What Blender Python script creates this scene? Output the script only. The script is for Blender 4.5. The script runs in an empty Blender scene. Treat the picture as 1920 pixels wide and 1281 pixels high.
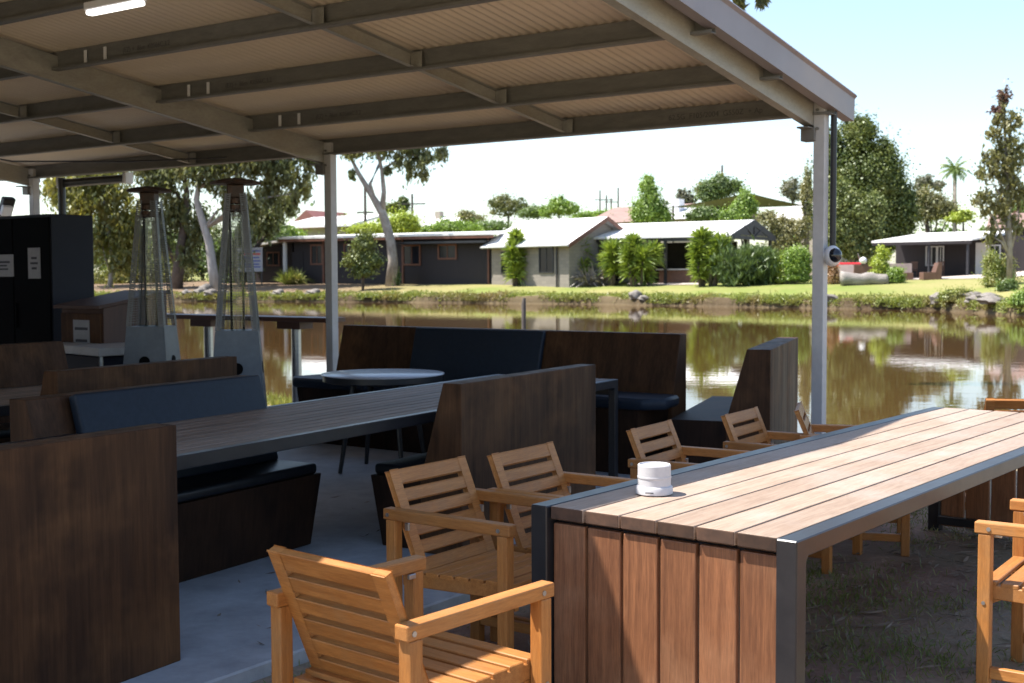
import bpy, bmesh, random
import numpy as np
from math import *
from mathutils import Vector, Matrix, Euler
random.seed(7); rng = np.random.default_rng(11)
C = bpy.context.scene.collection
R = radians
# ------------------------------------------------------------------ camera model (used to turn photo pixels into real points)
F, PIT, ROLL, CAMH = 2319.3, 0.0537, -0.004, 1.566
def ray(px, py):
    a, b = px-960, py-640.5
    cr, sr = cos(ROLL), sin(ROLL)
    X = (cr*a+sr*b)/F; Y = -(-sr*a+cr*b)/F
    c, s = cos(PIT), sin(PIT)
    return (X, c+Y*s, -s+Y*c)
def U(px, py, z):
    d = ray(px, py); k = (z-CAMH)/d[2]
    return (d[0]*k, d[1]*k, z)
def UD(px, py, dep):
    d = ray(px, py); k = dep/d[1]
    return (d[0]*k, dep, CAMH+d[2]*k)
# ------------------------------------------------------------------ shelter axes
SA, SP = 0.612, 0.139
P1 = (2.279, 9.489)
UX, UY = sin(SA), cos(SA)            # u: towards the pond
VX, VY = -cos(SA), sin(SA)           # v: left along the eave
def S(q, v, z=0.0):
    return (P1[0]-UX*q+VX*v, P1[1]-UY*q+VY*v, z)
def uv_of(x, y):
    dx, dy = x-P1[0], y-P1[1]
    return dx*UX+dy*UY, dx*VX+dy*VY
WATER = -0.22
SLAB = 0.06
# ------------------------------------------------------------------ terrain
SHV = np.array([-400, -60, 2, 9, 14, 24.4, 35.8, 52, 66.8, 90, 400.])
SHU = np.array([40, 40, 42, 45.4, 51.5, 52.9, 54.9, 53.5, 49.9, 44, 30.])
def shore(v): return float(np.interp(v, SHV, SHU))
FS = [-30, -4, -1, -.3, 0, .06, .14, .35, 1.0, 2, 3.5, 6, 9, 13, 18, 26, 40, 70, 130, 400, 1600]
FH = [-1.4, -1.3, -.6, -.36, WATER, -.10, .12, .27, .36, .5, .66, .88, 1.04, 1.12, 1.16, 1.18, 1.2, 1.3, 1.6, 3, 9]
NU = [-500, -60, -20, -12, -9, -7.5] + [-7+.35*i for i in range(25)] + [1.6, 1.85, 2.0, 2.2, 2.5, 3, 5]
def near_h(u):
    return float(np.interp(u, [-500, 1.5, 1.85, 2.2, 2.6, 5], [0, 0, -.05, -.3, -.6, -1.3]))
def rise(v, s):      # the far lawn climbs towards the verandah cabin on the right
    return .85*min(max((s-7)/18, 0), 1)*min(max((22-v)/10, 0), 1)
def ground_z(x, y):
    u, v = uv_of(x, y)
    if u < 20: return near_h(u)
    s = u-shore(v)
    return float(np.interp(s, FS, FH))+rise(v, s)
def G(px, dep):
    x = ray(px, 520)[0]/ray(px, 520)[1]*dep
    return (x, dep, ground_z(x, dep))
# ------------------------------------------------------------------ mesh builder
def rotz(az): return Matrix.Rotation(-az, 3, 'Z')
class MB:
    def __init__(s): s.bm = bmesh.new()
    def box(s, c, d, rot=None, bev=0.0, seg=1):
        r = bmesh.ops.create_cube(s.bm, size=1.0); vs = r['verts']
        M = rot if rot is not None else Matrix.Identity(3)
        for v in vs:
            v.co = M @ Vector((v.co.x*d[0], v.co.y*d[1], v.co.z*d[2])) + Vector(c)
        if bev > 0:
            es = list({e for v in vs for e in v.link_edges})
            bmesh.ops.bevel(s.bm, geom=es, offset=min(bev, min(d)*.45), segments=seg, affect='EDGES', profile=.5)
        return s
    def bar(s, a, b, w, h, up=(0, 0, 1), bev=0.0):
        a, b = Vector(a), Vector(b); y = (b-a); L = y.length; y = y/L
        x = y.cross(Vector(up)).normalized(); z = x.cross(y)
        M = Matrix((x, y, z)).transposed()
        return s.box((a+b)/2, (w, L, h), M, bev)
    def prism(s, poly, off, bev=0.0):
        vs = [s.bm.verts.new(p) for p in poly]; ws = [s.bm.verts.new(Vector(p)+Vector(off)) for p in poly]
        n = len(vs); fs = [s.bm.faces.new(vs), s.bm.faces.new(ws[::-1])]
        for i in range(n): fs.append(s.bm.faces.new((vs[i], ws[i], ws[(i+1) % n], vs[(i+1) % n])))
        bmesh.ops.recalc_face_normals(s.bm, faces=fs)
        if bev > 0:
            es = list({e for v in vs+ws for e in v.link_edges})
            bmesh.ops.bevel(s.bm, geom=es, offset=bev, segments=1, affect='EDGES')
        return s
    def hull8(s, bot, top, bev=0.0):       # two quads (lists of 4) -> frustum
        vs = [s.bm.verts.new(p) for p in bot]; ws = [s.bm.verts.new(p) for p in top]
        fs = [s.bm.faces.new(vs[::-1]), s.bm.faces.new(ws)]
        for i in range(4): fs.append(s.bm.faces.new((vs[i], vs[(i+1) % 4], ws[(i+1) % 4], ws[i])))
        bmesh.ops.recalc_face_normals(s.bm, faces=fs)
        if bev > 0:
            es = list({e for v in vs+ws for e in v.link_edges})
            bmesh.ops.bevel(s.bm, geom=es, offset=bev, segments=2, affect='EDGES')
        return s
    def tube(s, pts, rad, n=8, cap=True):
        pts = [Vector(p) for p in pts]; m = len(pts)
        if not hasattr(rad, '__len__'): rad = [rad]*m
        rings = []
        for i, p in enumerate(pts):
            t = (pts[min(i+1, m-1)]-pts[max(i-1, 0)]).normalized()
            a = Vector((0, 0, 1)) if abs(t.z) < .9 else Vector((1, 0, 0))
            x = t.cross(a).normalized(); y = t.cross(x)
            rings.append([s.bm.verts.new(p+(x*cos(2*pi*k/n)+y*sin(2*pi*k/n))*rad[i]) for k in range(n)])
        fs = []
        for i in range(m-1):
            for k in range(n):
                fs.append(s.bm.faces.new((rings[i][k], rings[i][(k+1) % n], rings[i+1][(k+1) % n], rings[i+1][k])))
        if cap: fs += [s.bm.faces.new(rings[0][::-1]), s.bm.faces.new(rings[-1])]
        bmesh.ops.recalc_face_normals(s.bm, faces=fs)
        return s
    def lathe(s, prof, n=32, c=(0, 0, 0)):
        rings = []
        for r, z in prof:
            rings.append([s.bm.verts.new((c[0]+max(r, 1e-4)*cos(2*pi*k/n), c[1]+max(r, 1e-4)*sin(2*pi*k/n), c[2]+z)) for k in range(n)])
        fs = []
        for i in range(len(prof)-1):
            for k in range(n):
                fs.append(s.bm.faces.new((rings[i][k], rings[i][(k+1) % n], rings[i+1][(k+1) % n], rings[i+1][k])))
        bmesh.ops.recalc_face_normals(s.bm, faces=fs)
        return s
    def quad(s, a, b, c, d):
        s.bm.faces.new([s.bm.verts.new(p) for p in (a, b, c, d)]); return s
    def build(s, name, mat, parent=None, smooth=False, loc=None, rot=0.0):
        me = bpy.data.meshes.new(name); s.bm.to_mesh(me); s.bm.free()
        o = bpy.data.objects.new(name, me); C.objects.link(o)
        for m in (mat if isinstance(mat, (list, tuple)) else [mat]): me.materials.append(m)
        if smooth:
            me.polygons.foreach_set('use_smooth', [True]*len(me.polygons))
            if smooth == 'auto':
                try: me.set_sharp_from_angle(angle=R(35))
                except Exception: pass
        if parent is not None: o.parent = parent
        if loc is not None: o.location = loc
        if rot: o.rotation_euler = (0, 0, -rot)
        return o
def npmesh(name, V, Fq, mat, parent=None, smooth=False):
    me = bpy.data.meshes.new(name); V = np.asarray(V, dtype=np.float32); Fq = np.asarray(Fq, dtype=np.int32)
    k = Fq.shape[1]
    me.vertices.add(len(V)); me.vertices.foreach_set('co', V.ravel())
    me.loops.add(Fq.size); me.loops.foreach_set('vertex_index', Fq.ravel())
    me.polygons.add(len(Fq)); me.polygons.foreach_set('loop_start', np.arange(0, Fq.size, k, dtype=np.int32))
    me.update(calc_edges=True); me.validate()
    for m in (mat if isinstance(mat, (list, tuple)) else [mat]): me.materials.append(m)
    if smooth: me.polygons.foreach_set('use_smooth', [True]*len(me.polygons))
    o = bpy.data.objects.new(name, me); C.objects.link(o)
    if parent is not None: o.parent = parent
    return o
def tag(o, label, cat, group=None, kind=None):
    o['label'] = label; o['category'] = cat
    if group: o['group'] = group
    if kind: o['kind'] = kind
    return o
def thing(name, label, cat, loc=(0, 0, 0), az=0.0, group=None):
    o = bpy.data.objects.new(name, None); C.objects.link(o)
    o.location = loc; o.rotation_euler = (0, 0, -az); o.empty_display_size = .2
    return tag(o, label, cat, group)
def copy_tree(o, parent=None):
    c = o.copy(); C.objects.link(c)
    if parent is not None: c.parent = parent
    for ch in list(o.children): copy_tree(ch, c)
    return c
# ------------------------------------------------------------------ materials
def newmat(name):
    m = bpy.data.materials.new(name); m.use_nodes = True
    nt = m.node_tree; nt.nodes.clear()
    out = nt.nodes.new('ShaderNodeOutputMaterial')
    return m, nt, out
def nd(nt, t, **kw):
    n = nt.nodes.new(t)
    for k, v in kw.items(): setattr(n, k, v)
    return n
def mixc(nt, fac, a, b, blend='MIX'):
    n = nd(nt, 'ShaderNodeMix', data_type='RGBA', blend_type=blend)
    def put(sock, v):
        if isinstance(v, bpy.types.NodeSocket): nt.links.new(v, sock)
        elif isinstance(v, (int, float)): sock.default_value = v
        else: sock.default_value = (*v, 1) if len(v) == 3 else v
    put(n.inputs[0], fac); put(n.inputs[6], a); put(n.inputs[7], b)
    return n.outputs[2]
def ramp(nt, sock, p0, p1):
    n = nd(nt, 'ShaderNodeMapRange'); nt.links.new(sock, n.inputs[0])
    n.inputs[1].default_value = p0; n.inputs[2].default_value = p1
    return n.outputs[0]
def noise(nt, vec, scale, detail=4, rough=.55, dist=0.0):
    n = nd(nt, 'ShaderNodeTexNoise'); nt.links.new(vec, n.inputs['Vector'])
    n.inputs['Scale'].default_value = scale; n.inputs['Detail'].default_value = detail
    n.inputs['Roughness'].default_value = rough; n.inputs['Distortion'].default_value = dist
    return n.outputs['Fac']
def coords(nt, scale=(1, 1, 1), kind='Object'):
    tc = nd(nt, 'ShaderNodeTexCoord'); mp = nd(nt, 'ShaderNodeMapping')
    nt.links.new(tc.outputs[kind], mp.inputs[0]); mp.inputs['Scale'].default_value = scale
    return mp.outputs[0]
def surf(name, c1, c2=None, rough=.5, metal=0.0, spec=.5, scale=6.0, stretch=(1, 1, 1), island=0.0, bump=0.0, bscale=None,
         lo=.35, hi=.65, c3=None, s3=1.2, rvar=0.0, fine=0.0, otint=0.0):
    m, nt, out = newmat(name); b = nd(nt, 'ShaderNodeBsdfPrincipled'); nt.links.new(b.outputs[0], out.inputs[0])
    vec = coords(nt, stretch)
    col = None
    geo = nd(nt, 'ShaderNodeNewGeometry')
    if island > 0:      # shift the pattern per board so no two boards share it
        ad = nd(nt, 'ShaderNodeVectorMath', operation='ADD'); mu = nd(nt, 'ShaderNodeVectorMath', operation='SCALE')
        cm = nd(nt, 'ShaderNodeCombineXYZ')
        for i in range(3): nt.links.new(geo.outputs['Random Per Island'], cm.inputs[i])
        nt.links.new(cm.outputs[0], mu.inputs[0]); mu.inputs['Scale'].default_value = 37.0
        nt.links.new(vec, ad.inputs[0]); nt.links.new(mu.outputs[0], ad.inputs[1]); vec = ad.outputs[0]
    nz = noise(nt, vec, scale, 5, .6, .4)
    fac = ramp(nt, nz, lo, hi)
    if c2 is None: c2 = tuple(x*.8 for x in c1)
    col = mixc(nt, fac, c1, c2)
    if c3 is not None:
        vec2 = coords(nt, (1, 1, 1)); n3 = noise(nt, vec2, s3, 4, .6, .2)
        col = mixc(nt, ramp(nt, n3, .45, .7), col, c3)
    if fine > 0:
        nf = noise(nt, vec, scale*5, 3, .7)
        k = nd(nt, 'ShaderNodeMapRange'); nt.links.new(nf, k.inputs[0]); k.inputs[1].default_value = .3; k.inputs[2].default_value = .7
        k.inputs[3].default_value = 1-fine; k.inputs[4].default_value = 1+fine*.5
        col = mixc(nt, 1.0, col, k.outputs[0], 'MULTIPLY')
    if island > 0:
        k = nd(nt, 'ShaderNodeMapRange'); nt.links.new(geo.outputs['Random Per Island'], k.inputs[0])
        k.inputs[3].default_value = 1-island; k.inputs[4].default_value = 1+island
        col = mixc(nt, 1.0, col, k.outputs[0], 'MULTIPLY')
    if otint > 0:
        oi = nd(nt, 'ShaderNodeObjectInfo'); k = nd(nt, 'ShaderNodeMapRange'); nt.links.new(oi.outputs['Random'], k.inputs[0])
        k.inputs[3].default_value = 1-otint; k.inputs[4].default_value = 1+otint*.6; col = mixc(nt, 1.0, col, k.outputs[0], 'MULTIPLY')
    nt.links.new(col, b.inputs['Base Color'])
    b.inputs['Metallic'].default_value = metal; b.inputs['Specular IOR Level'].default_value = spec
    if rvar > 0:
        k = nd(nt, 'ShaderNodeMapRange'); nt.links.new(nz, k.inputs[0]); k.inputs[1].default_value = .3; k.inputs[2].default_value = .7
        k.inputs[3].default_value = rough-rvar; k.inputs[4].default_value = rough+rvar; nt.links.new(k.outputs[0], b.inputs['Roughness'])
    else: b.inputs['Roughness'].default_value = rough
    if bump > 0:
        bp = nd(nt, 'ShaderNodeBump'); bp.inputs['Strength'].default_value = 1.0; bp.inputs['Distance'].default_value = bump
        nb = noise(nt, vec, bscale or scale*2, 4, .6); nt.links.new(nb, bp.inputs['Height']); nt.links.new(bp.outputs[0], b.inputs['Normal'])
    return m
def leafmat(name, c1, c2, c3, trans=.4, s=.35):
    c1, c2, c3 = (tuple(min(x*1.25, .6) for x in c) for c in (c1, c2, c3))
    m, nt, out = newmat(name)
    geo = nd(nt, 'ShaderNodeNewGeometry'); vec = coords(nt, (1, 1, 1))
    n = noise(nt, vec, s, 3, .6)
    col = mixc(nt, geo.outputs['Random Per Island'], c1, c2)
    col = mixc(nt, ramp(nt, n, .45, .68), col, c3)
    d = nd(nt, 'ShaderNodeBsdfDiffuse'); t = nd(nt, 'ShaderNodeBsdfTranslucent'); g = nd(nt, 'ShaderNodeBsdfGlossy')
    nt.links.new(col, d.inputs[0]); nt.links.new(mixc(nt, 1.0, col, (1.1, 1.15, .7), 'MULTIPLY'), t.inputs[0])
    g.inputs[0].default_value = (.8, .85, .8, 1); g.inputs['Roughness'].default_value = .45
    a = nd(nt, 'ShaderNodeMixShader'); a.inputs[0].default_value = trans; nt.links.new(d.outputs[0], a.inputs[1]); nt.links.new(t.outputs[0], a.inputs[2])
    b = nd(nt, 'ShaderNodeMixShader'); b.inputs[0].default_value = .05; nt.links.new(a.outputs[0], b.inputs[1]); nt.links.new(g.outputs[0], b.inputs[2])
    nt.links.new(b.outputs[0], out.inputs[0]); return m
M = {}
teak1, teak2 = (.47, .20, .055), (.36, .138, .034)
for ax, st in (('x', (1.2, 14, 14)), ('y', (14, 1.2, 14)), ('z', (14, 14, 1.2))):
    M['teak'+ax] = surf('teak_'+ax, teak1, teak2, .5, scale=4, stretch=st, island=.13, bump=.0006, fine=.22, spec=.35, otint=.2, c3=(.38, .175, .06), s3=7)
    M['ply'+ax] = surf('stained_ply_'+ax, (.076, .035, .0165), (.041, .020, .0108), .6, scale=2.2, stretch=tuple(.25*a if a < 2 else a*.35 for a in st), bump=.0005,
                       c3=(.125, .058, .025), s3=2.1, fine=.3, spec=.16, rvar=.1)
M['plydark'] = surf('ply_darkened_for_shade', (.032, .017, .011), (.018, .0105, .008), .6, scale=2.2, stretch=(3.5, 3.5, .3), bump=.0005, c3=(.045, .023, .013), s3=2.1, fine=.3, spec=.14)  # darker ply: shade on the booth seat boxes put into their colour
M['deck'] = surf('weathered_boards', (.37, .275, .21), (.29, .205, .15), .6, scale=3.5, stretch=(16, .9, 16), island=.13, bump=.0012, fine=.22, c3=(.37, .295, .245), s3=2.5, spec=.35)
M['endgrain'] = surf('dark_end_grain', (.10, .055, .036), (.06, .036, .026), .7, scale=20, island=.4, spec=.3)
M['deckend'] = surf('oiled_end_boards', (.285, .118, .052), (.17, .068, .031), .5, scale=3.5, stretch=(16, 16, .8), island=.16, bump=.0012, fine=.3, c3=(.30, .145, .075), s3=3)
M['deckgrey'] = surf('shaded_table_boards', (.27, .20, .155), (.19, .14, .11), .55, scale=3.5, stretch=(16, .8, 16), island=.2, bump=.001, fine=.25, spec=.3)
M['frame'] = surf('charcoal_powder_coat', (.020, .020, .023), (.026, .025, .028), .34, scale=9, spec=.42, fine=.1, rvar=.03)
M['gal'] = surf('galvanised_steel', (.40, .39, .355), (.33, .32, .29), .5, metal=.3, scale=5, stretch=(3, 1, 3), fine=.12, spec=.4, c3=(.38, .345, .28), s3=1.1)
M['purlin'] = surf('dull_galvanised_purlin', (.205, .20, .185), (.16, .155, .145), .55, metal=.2, scale=4, stretch=(1, 4, 4), fine=.1, spec=.35)
M['post'] = surf('grey_painted_post', (.56, .545, .54), (.50, .485, .48), .45, scale=4, fine=.06, spec=.4)
M['sheet'] = surf('cream_roof_sheet', (.76, .645, .515), (.68, .57, .45), .5, scale=1.2, stretch=(.4, 1.5, 1), c3=(.70, .60, .50), s3=.5, spec=.3)
M['barge'] = surf('mauve_grey_barge_paint', (.25, .225, .245), (.22, .195, .21), .4, scale=2, c3=(.33, .27, .25), s3=.8, spec=.4)
M['dark'] = surf('black_metal', (.012, .012, .014), (.02, .02, .022), .4, scale=8)
M['black'] = surf('black_cabinet_paint', (.004, .004, .0045), (.005, .005, .006), .7, scale=3, spec=.04)
M['cabside'] = surf('blue_lit_cabinet_side', (.016, .019, .032), (.013, .016, .027), .55, scale=2, spec=.2)  # bluish light on the black cabinet's side put into the colour
M['navy'] = surf('navy_vinyl', (.013, .021, .036), (.010, .017, .029), .55, scale=30, bump=.0006, fine=.12, spec=.3)
M['blackpad'] = surf('black_vinyl', (.010, .013, .018), (.008, .010, .014), .42, scale=20, bump=.0005)
M['white'] = surf('white_plastic', (.78, .77, .78), (.74, .73, .745), .4, scale=12)
M['canister'] = surf('matt_white_canister', (.56, .55, .565), (.53, .52, .54), .5, scale=14, fine=.05, spec=.3)
M['paper'] = surf('paper', (.36, .36, .38), (.32, .32, .34), .8, scale=20)
M['ink'] = surf('dark_ink', (.05, .05, .06), (.04, .04, .05), .7)
M['heater'] = surf('silver_grey_heater_paint', (.125, .142, .168), (.105, .12, .145), .45, metal=.2, scale=5, fine=.1)
M['heaterframe'] = surf('heater_rail_metal', (.16, .165, .17), (.12, .125, .13), .45, metal=.3, scale=6)
M['rust'] = surf('rusty_heater_metal', (.075, .05, .038), (.045, .033, .027), .6, metal=.2, scale=9, c3=(.13, .06, .03), s3=9, fine=.3)
M['tabletop'] = surf('pale_grey_laminate', (.36, .37, .42), (.33, .34, .39), .25, scale=10, spec=.5)
M['pinkply'] = surf('pink_brown_panel', (.095, .046, .033), (.07, .035, .026), .6, scale=3, stretch=(4, 4, .5))
M['steel'] = surf('stainless_steel', (.45, .45, .45), (.38, .38, .38), .3, metal=.8, scale=6, stretch=(1, 1, 8))
M['timber'] = surf('bar_ledge_timber', (.11, .045, .025), (.07, .03, .018), .45, scale=4, stretch=(1, 14, 14))
M['lens'] = surf('dark_lens', (.01, .012, .018), (.012, .014, .02), .08, spec=.7)
M['concrete'] = surf('slab_concrete', (.43, .44, .455), (.35, .36, .375), .75, scale=1.6, bump=.0015, bscale=60, c3=(.30, .305, .315), s3=.7, fine=.16, spec=.3)
M['roofwhite'] = surf('sunlit_white_roof', (.80, .79, .77), (.72, .71, .70), .5, scale=.6, stretch=(1, 4, 1), fine=.05)
M['roofgrey'] = surf('pale_grey_roof', (.55, .55, .55), (.47, .47, .47), .5, scale=.6)
M['rooftile'] = surf('dull_tile_roof', (.28, .18, .15), (.2, .13, .11), .7, scale=2)
M['roofred'] = surf('red_roof', (.22, .085, .07), (.18, .07, .06), .6, scale=2)
M['cabin'] = surf('dark_brown_boards', (.019, .013, .015), (.013, .009, .011), .7, scale=1.5, stretch=(10, 10, .4), fine=.25)
M['trimred'] = surf('red_brown_trim', (.16, .06, .032), (.11, .045, .026), .6, scale=4)
M['winglass'] = surf('dark_window_glass', (.010, .011, .016), (.016, .018, .024), .15, scale=.5, spec=.25)
M['block'] = None
M['beige'] = surf('beige_render', (.36, .31, .265), (.31, .265, .225), .8, scale=1.5, fine=.1)
M['pavil'] = surf('black_pavilion_steel', (.02, .02, .024), (.03, .03, .034), .5, scale=2)
M['pavwall'] = surf('dim_back_wall', (.03, .025, .022), (.04, .033, .028), .8, scale=1)
M['olive'] = surf('olive_shade_cloth', (.17, .175, .115), (.145, .15, .095), .85, scale=2)
M['log'] = surf('bleached_log', (.34, .31, .28), (.22, .195, .175), .8, scale=2.2, stretch=(.6, 4, 4), bump=.03, fine=.3)
M['rock'] = surf('bank_rock', (.24, .215, .19), (.15, .13, .115), .85, scale=2.5, bump=.05, fine=.3)
M['brownbench'] = surf('brown_outdoor_bench', (.16, .082, .055), (.115, .06, .042), .6, scale=4, fine=.2)
M['greybench'] = surf('grey_brown_bench_front', (.24, .185, .165), (.2, .155, .14), .6, scale=4, fine=.2)
M['red'] = surf('red_vehicle_paint', (.55, .03, .035), (.5, .025, .03), .3)
M['pole'] = surf('timber_pole', (.13, .11, .095), (.09, .075, .065), .8, scale=4)
M['bark'] = surf('gum_bark', (.33, .28, .24), (.20, .165, .14), .8, scale=3, stretch=(3, 3, .6), c3=(.42, .38, .34), s3=1.1, bump=.02, fine=.2)
M['barkdark'] = surf('dark_bark', (.13, .10, .085), (.085, .065, .055), .9, scale=4, bump=.02)
M['palebark'] = surf('pale_smooth_bark', (.44, .41, .385), (.31, .28, .26), .75, scale=2, stretch=(2, 2, .5), fine=.15)
M['hose'] = M['dark']
M['gravel'] = surf('pale_gravel', (.50, .43, .38), (.42, .36, .32), .9, scale=1.5, fine=.15)
M['litter'] = surf('dry_leaf', (.24, .19, .145), (.15, .115, .085), .85, scale=3, island=.45)
M['footbrown'] = M['brownbench']
def lamp_mat():
    m, nt, out = newmat('lit_diffuser'); e = nd(nt, 'ShaderNodeEmission'); e.inputs[0].default_value = (1, .98, .93, 1); e.inputs[1].default_value = 1.6
    nt.links.new(e.outputs[0], out.inputs[0]); return m
M['lit'] = lamp_mat()
def glass_mat():
    m, nt, out = newmat('clear_tube_glass'); b = nd(nt, 'ShaderNodeBsdfPrincipled')
    t = nd(nt, 'ShaderNodeBsdfTransparent'); t.inputs[0].default_value = (.86, .88, .86, 1)
    g = nd(nt, 'ShaderNodeBsdfGlossy'); g.inputs['Roughness'].default_value = .06; g.inputs[0].default_value = (.9, .92, .9, 1)
    fr = nd(nt, 'ShaderNodeFresnel'); fr.inputs[0].default_value = 1.5
    a = nd(nt, 'ShaderNodeMixShader'); nt.links.new(fr.outputs[0], a.inputs[0]); nt.links.new(t.outputs[0], a.inputs[1]); nt.links.new(g.outputs[0], a.inputs[2])
    nt.links.new(a.outputs[0], out.inputs[0]); return m
M['glass'] = glass_mat()
def block_mat():
    m, nt, out = newmat('grey_beige_block'); b = nd(nt, 'ShaderNodeBsdfPrincipled'); nt.links.new(b.outputs[0], out.inputs[0])
    vec = coords(nt, (1, 1, 1)); sx = nd(nt, 'ShaderNodeSeparateXYZ'); cx = nd(nt, 'ShaderNodeCombineXYZ'); nt.links.new(vec, sx.inputs[0])
    ad = nd(nt, 'ShaderNodeMath', operation='ADD'); nt.links.new(sx.outputs[0], ad.inputs[0]); nt.links.new(sx.outputs[1], ad.inputs[1])
    nt.links.new(ad.outputs[0], cx.inputs[0]); nt.links.new(sx.outputs[2], cx.inputs[1])
    br = nd(nt, 'ShaderNodeTexBrick'); nt.links.new(cx.outputs[0], br.inputs[0])
    br.inputs['Color1'].default_value = (.27, .24, .205, 1); br.inputs['Color2'].default_value = (.22, .195, .17, 1); br.inputs['Mortar'].default_value = (.2, .18, .16, 1)
    br.inputs['Scale'].default_value = 1.0; br.inputs['Brick Width'].default_value = .45; br.inputs['Row Height'].default_value = .22; br.inputs['Mortar Size'].default_value = .012
    nt.links.new(br.outputs[0], b.inputs['Base Color']); b.inputs['Roughness'].default_value = .85; return m
M['block'] = block_mat()
def water_mat():
    m, nt, out = newmat('muddy_pond_water'); b = nd(nt, 'ShaderNodeBsdfPrincipled'); nt.links.new(b.outputs[0], out.inputs[0])
    vec = coords(nt, (1, 1, 1)); n0 = noise(nt, vec, .06, 3)
    nt.links.new(mixc(nt, n0, (.092, .050, .017), (.072, .040, .014)), b.inputs['Base Color'])
    b.inputs['Roughness'].default_value = .025; b.inputs['IOR'].default_value = 1.38
    rt = nd(nt, 'ShaderNodeMapping'); tc = nd(nt, 'ShaderNodeTexCoord'); nt.links.new(tc.outputs['Object'], rt.inputs[0])
    rt.inputs['Scale'].default_value = (.8, 1.7, 1)
    na = noise(nt, rt.outputs[0], 1.6, 3, .55, .3); nb = noise(nt, rt.outputs[0], 6.0, 2, .5, .2)
    patch = ramp(nt, noise(nt, vec, .09, 2), .38, .62)
    mu = nd(nt, 'ShaderNodeMath', operation='MULTIPLY'); nt.links.new(nb, mu.inputs[0]); nt.links.new(patch, mu.inputs[1])
    m2 = nd(nt, 'ShaderNodeMath', operation='MULTIPLY'); nt.links.new(mu.outputs[0], m2.inputs[0]); m2.inputs[1].default_value = .35
    ad = nd(nt, 'ShaderNodeMath', operation='ADD'); nt.links.new(na, ad.inputs[0]); nt.links.new(m2.outputs[0], ad.inputs[1])
    bp = nd(nt, 'ShaderNodeBump'); bp.inputs['Strength'].default_value = 1.0; bp.inputs['Distance'].default_value = .0013
    nt.links.new(ad.outputs[0], bp.inputs['Height']); nt.links.new(bp.outputs[0], b.inputs['Normal']); return m
M['water'] = water_mat()
def ground_mat(name, a, b2, c, sc, d=None, patch=None):
    m, nt, out = newmat(name); b = nd(nt, 'ShaderNodeBsdfPrincipled'); nt.links.new(b.outputs[0], out.inputs[0])
    vec = coords(nt, (1, 1, 1)); n1 = noise(nt, vec, sc, 5, .65, .2); n2 = noise(nt, vec, sc*9, 4, .7); n3 = noise(nt, vec, sc*.22, 3, .5)
    col = mixc(nt, ramp(nt, n1, .38, .62), a, b2); col = mixc(nt, ramp(nt, n3, .42, .6), col, c)
    if d: col = mixc(nt, ramp(nt, n2, .5, .75), col, d)
    if patch:      # worn bare earth under the gum trees
        ds = nd(nt, 'ShaderNodeVectorMath', operation='DISTANCE'); nt.links.new(vec, ds.inputs[0]); ds.inputs[1].default_value = patch[0]
        w1 = nd(nt, 'ShaderNodeMath', operation='MULTIPLY_ADD'); nt.links.new(n1, w1.inputs[0]); w1.inputs[1].default_value = 14; nt.links.new(ds.outputs['Value'], w1.inputs[2])
        fm = nd(nt, 'ShaderNodeMapRange'); nt.links.new(w1.outputs[0], fm.inputs[0]); fm.inputs[1].default_value = patch[2]; fm.inputs[2].default_value = patch[1]
        col = mixc(nt, fm.outputs[0], col, mixc(nt, ramp(nt, n2, .4, .7), (.17, .115, .075), (.24, .18, .12)))
    nt.links.new(col, b.inputs['Base Color']); b.inputs['Roughness'].default_value = .95; b.inputs['Specular IOR Level'].default_value = .15
    bp = nd(nt, 'ShaderNodeBump'); bp.inputs['Distance'].default_value = .02; nt.links.new(n2, bp.inputs['Height']); nt.links.new(bp.outputs[0], b.inputs['Normal']); return m
def near_ground():
    m, nt, out = newmat('yard_dirt_and_pale_bounce'); b = nd(nt, 'ShaderNodeBsdfPrincipled'); nt.links.new(b.outputs[0], out.inputs[0])
    vec = coords(nt, (1, 1, 1)); n1 = noise(nt, vec, 2.2, 5, .65, .2); n2 = noise(nt, vec, 20, 4, .7); n3 = noise(nt, vec, .8, 3, .5)
    col = mixc(nt, ramp(nt, n1, .38, .62), (.31, .21, .165), (.23, .15, .115)); col = mixc(nt, ramp(nt, n3, .45, .62), col, (.26, .22, .15))
    col = mixc(nt, ramp(nt, n2, .5, .75), col, (.32, .24, .19))
    d = nd(nt, 'ShaderNodeVectorMath', operation='DISTANCE'); nt.links.new(vec, d.inputs[0]); d.inputs[1].default_value = (1.6, 6.0, 0)
    f = nd(nt, 'ShaderNodeMapRange'); nt.links.new(d.outputs['Value'], f.inputs[0]); f.inputs[1].default_value = 4.0; f.inputs[2].default_value = 6.5
    pale = mixc(nt, ramp(nt, n1, .35, .65), (.40, .32, .21), (.31, .26, .15))  # ground out of view paled to bounce light up under the roof
    nt.links.new(mixc(nt, f.outputs[0], col, pale), b.inputs['Base Color']); b.inputs['Roughness'].default_value = .95; b.inputs['Specular IOR Level'].default_value = .15
    bp = nd(nt, 'ShaderNodeBump'); bp.inputs['Distance'].default_value = .02; nt.links.new(n2, bp.inputs['Height']); nt.links.new(bp.outputs[0], b.inputs['Normal']); return m
M['dirt'] = near_ground()
M['lawn'] = ground_mat('dry_green_lawn', (.165, .205, .05), (.215, .225, .07), (.27, .245, .10), .5, (.14, .175, .04), ((-25, 95, 1), 20, 32))
M['mud'] = ground_mat('bank_mud', (.08, .055, .032), (.05, .035, .02), (.12, .09, .05), 1.2, (.16, .125, .085))
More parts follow.
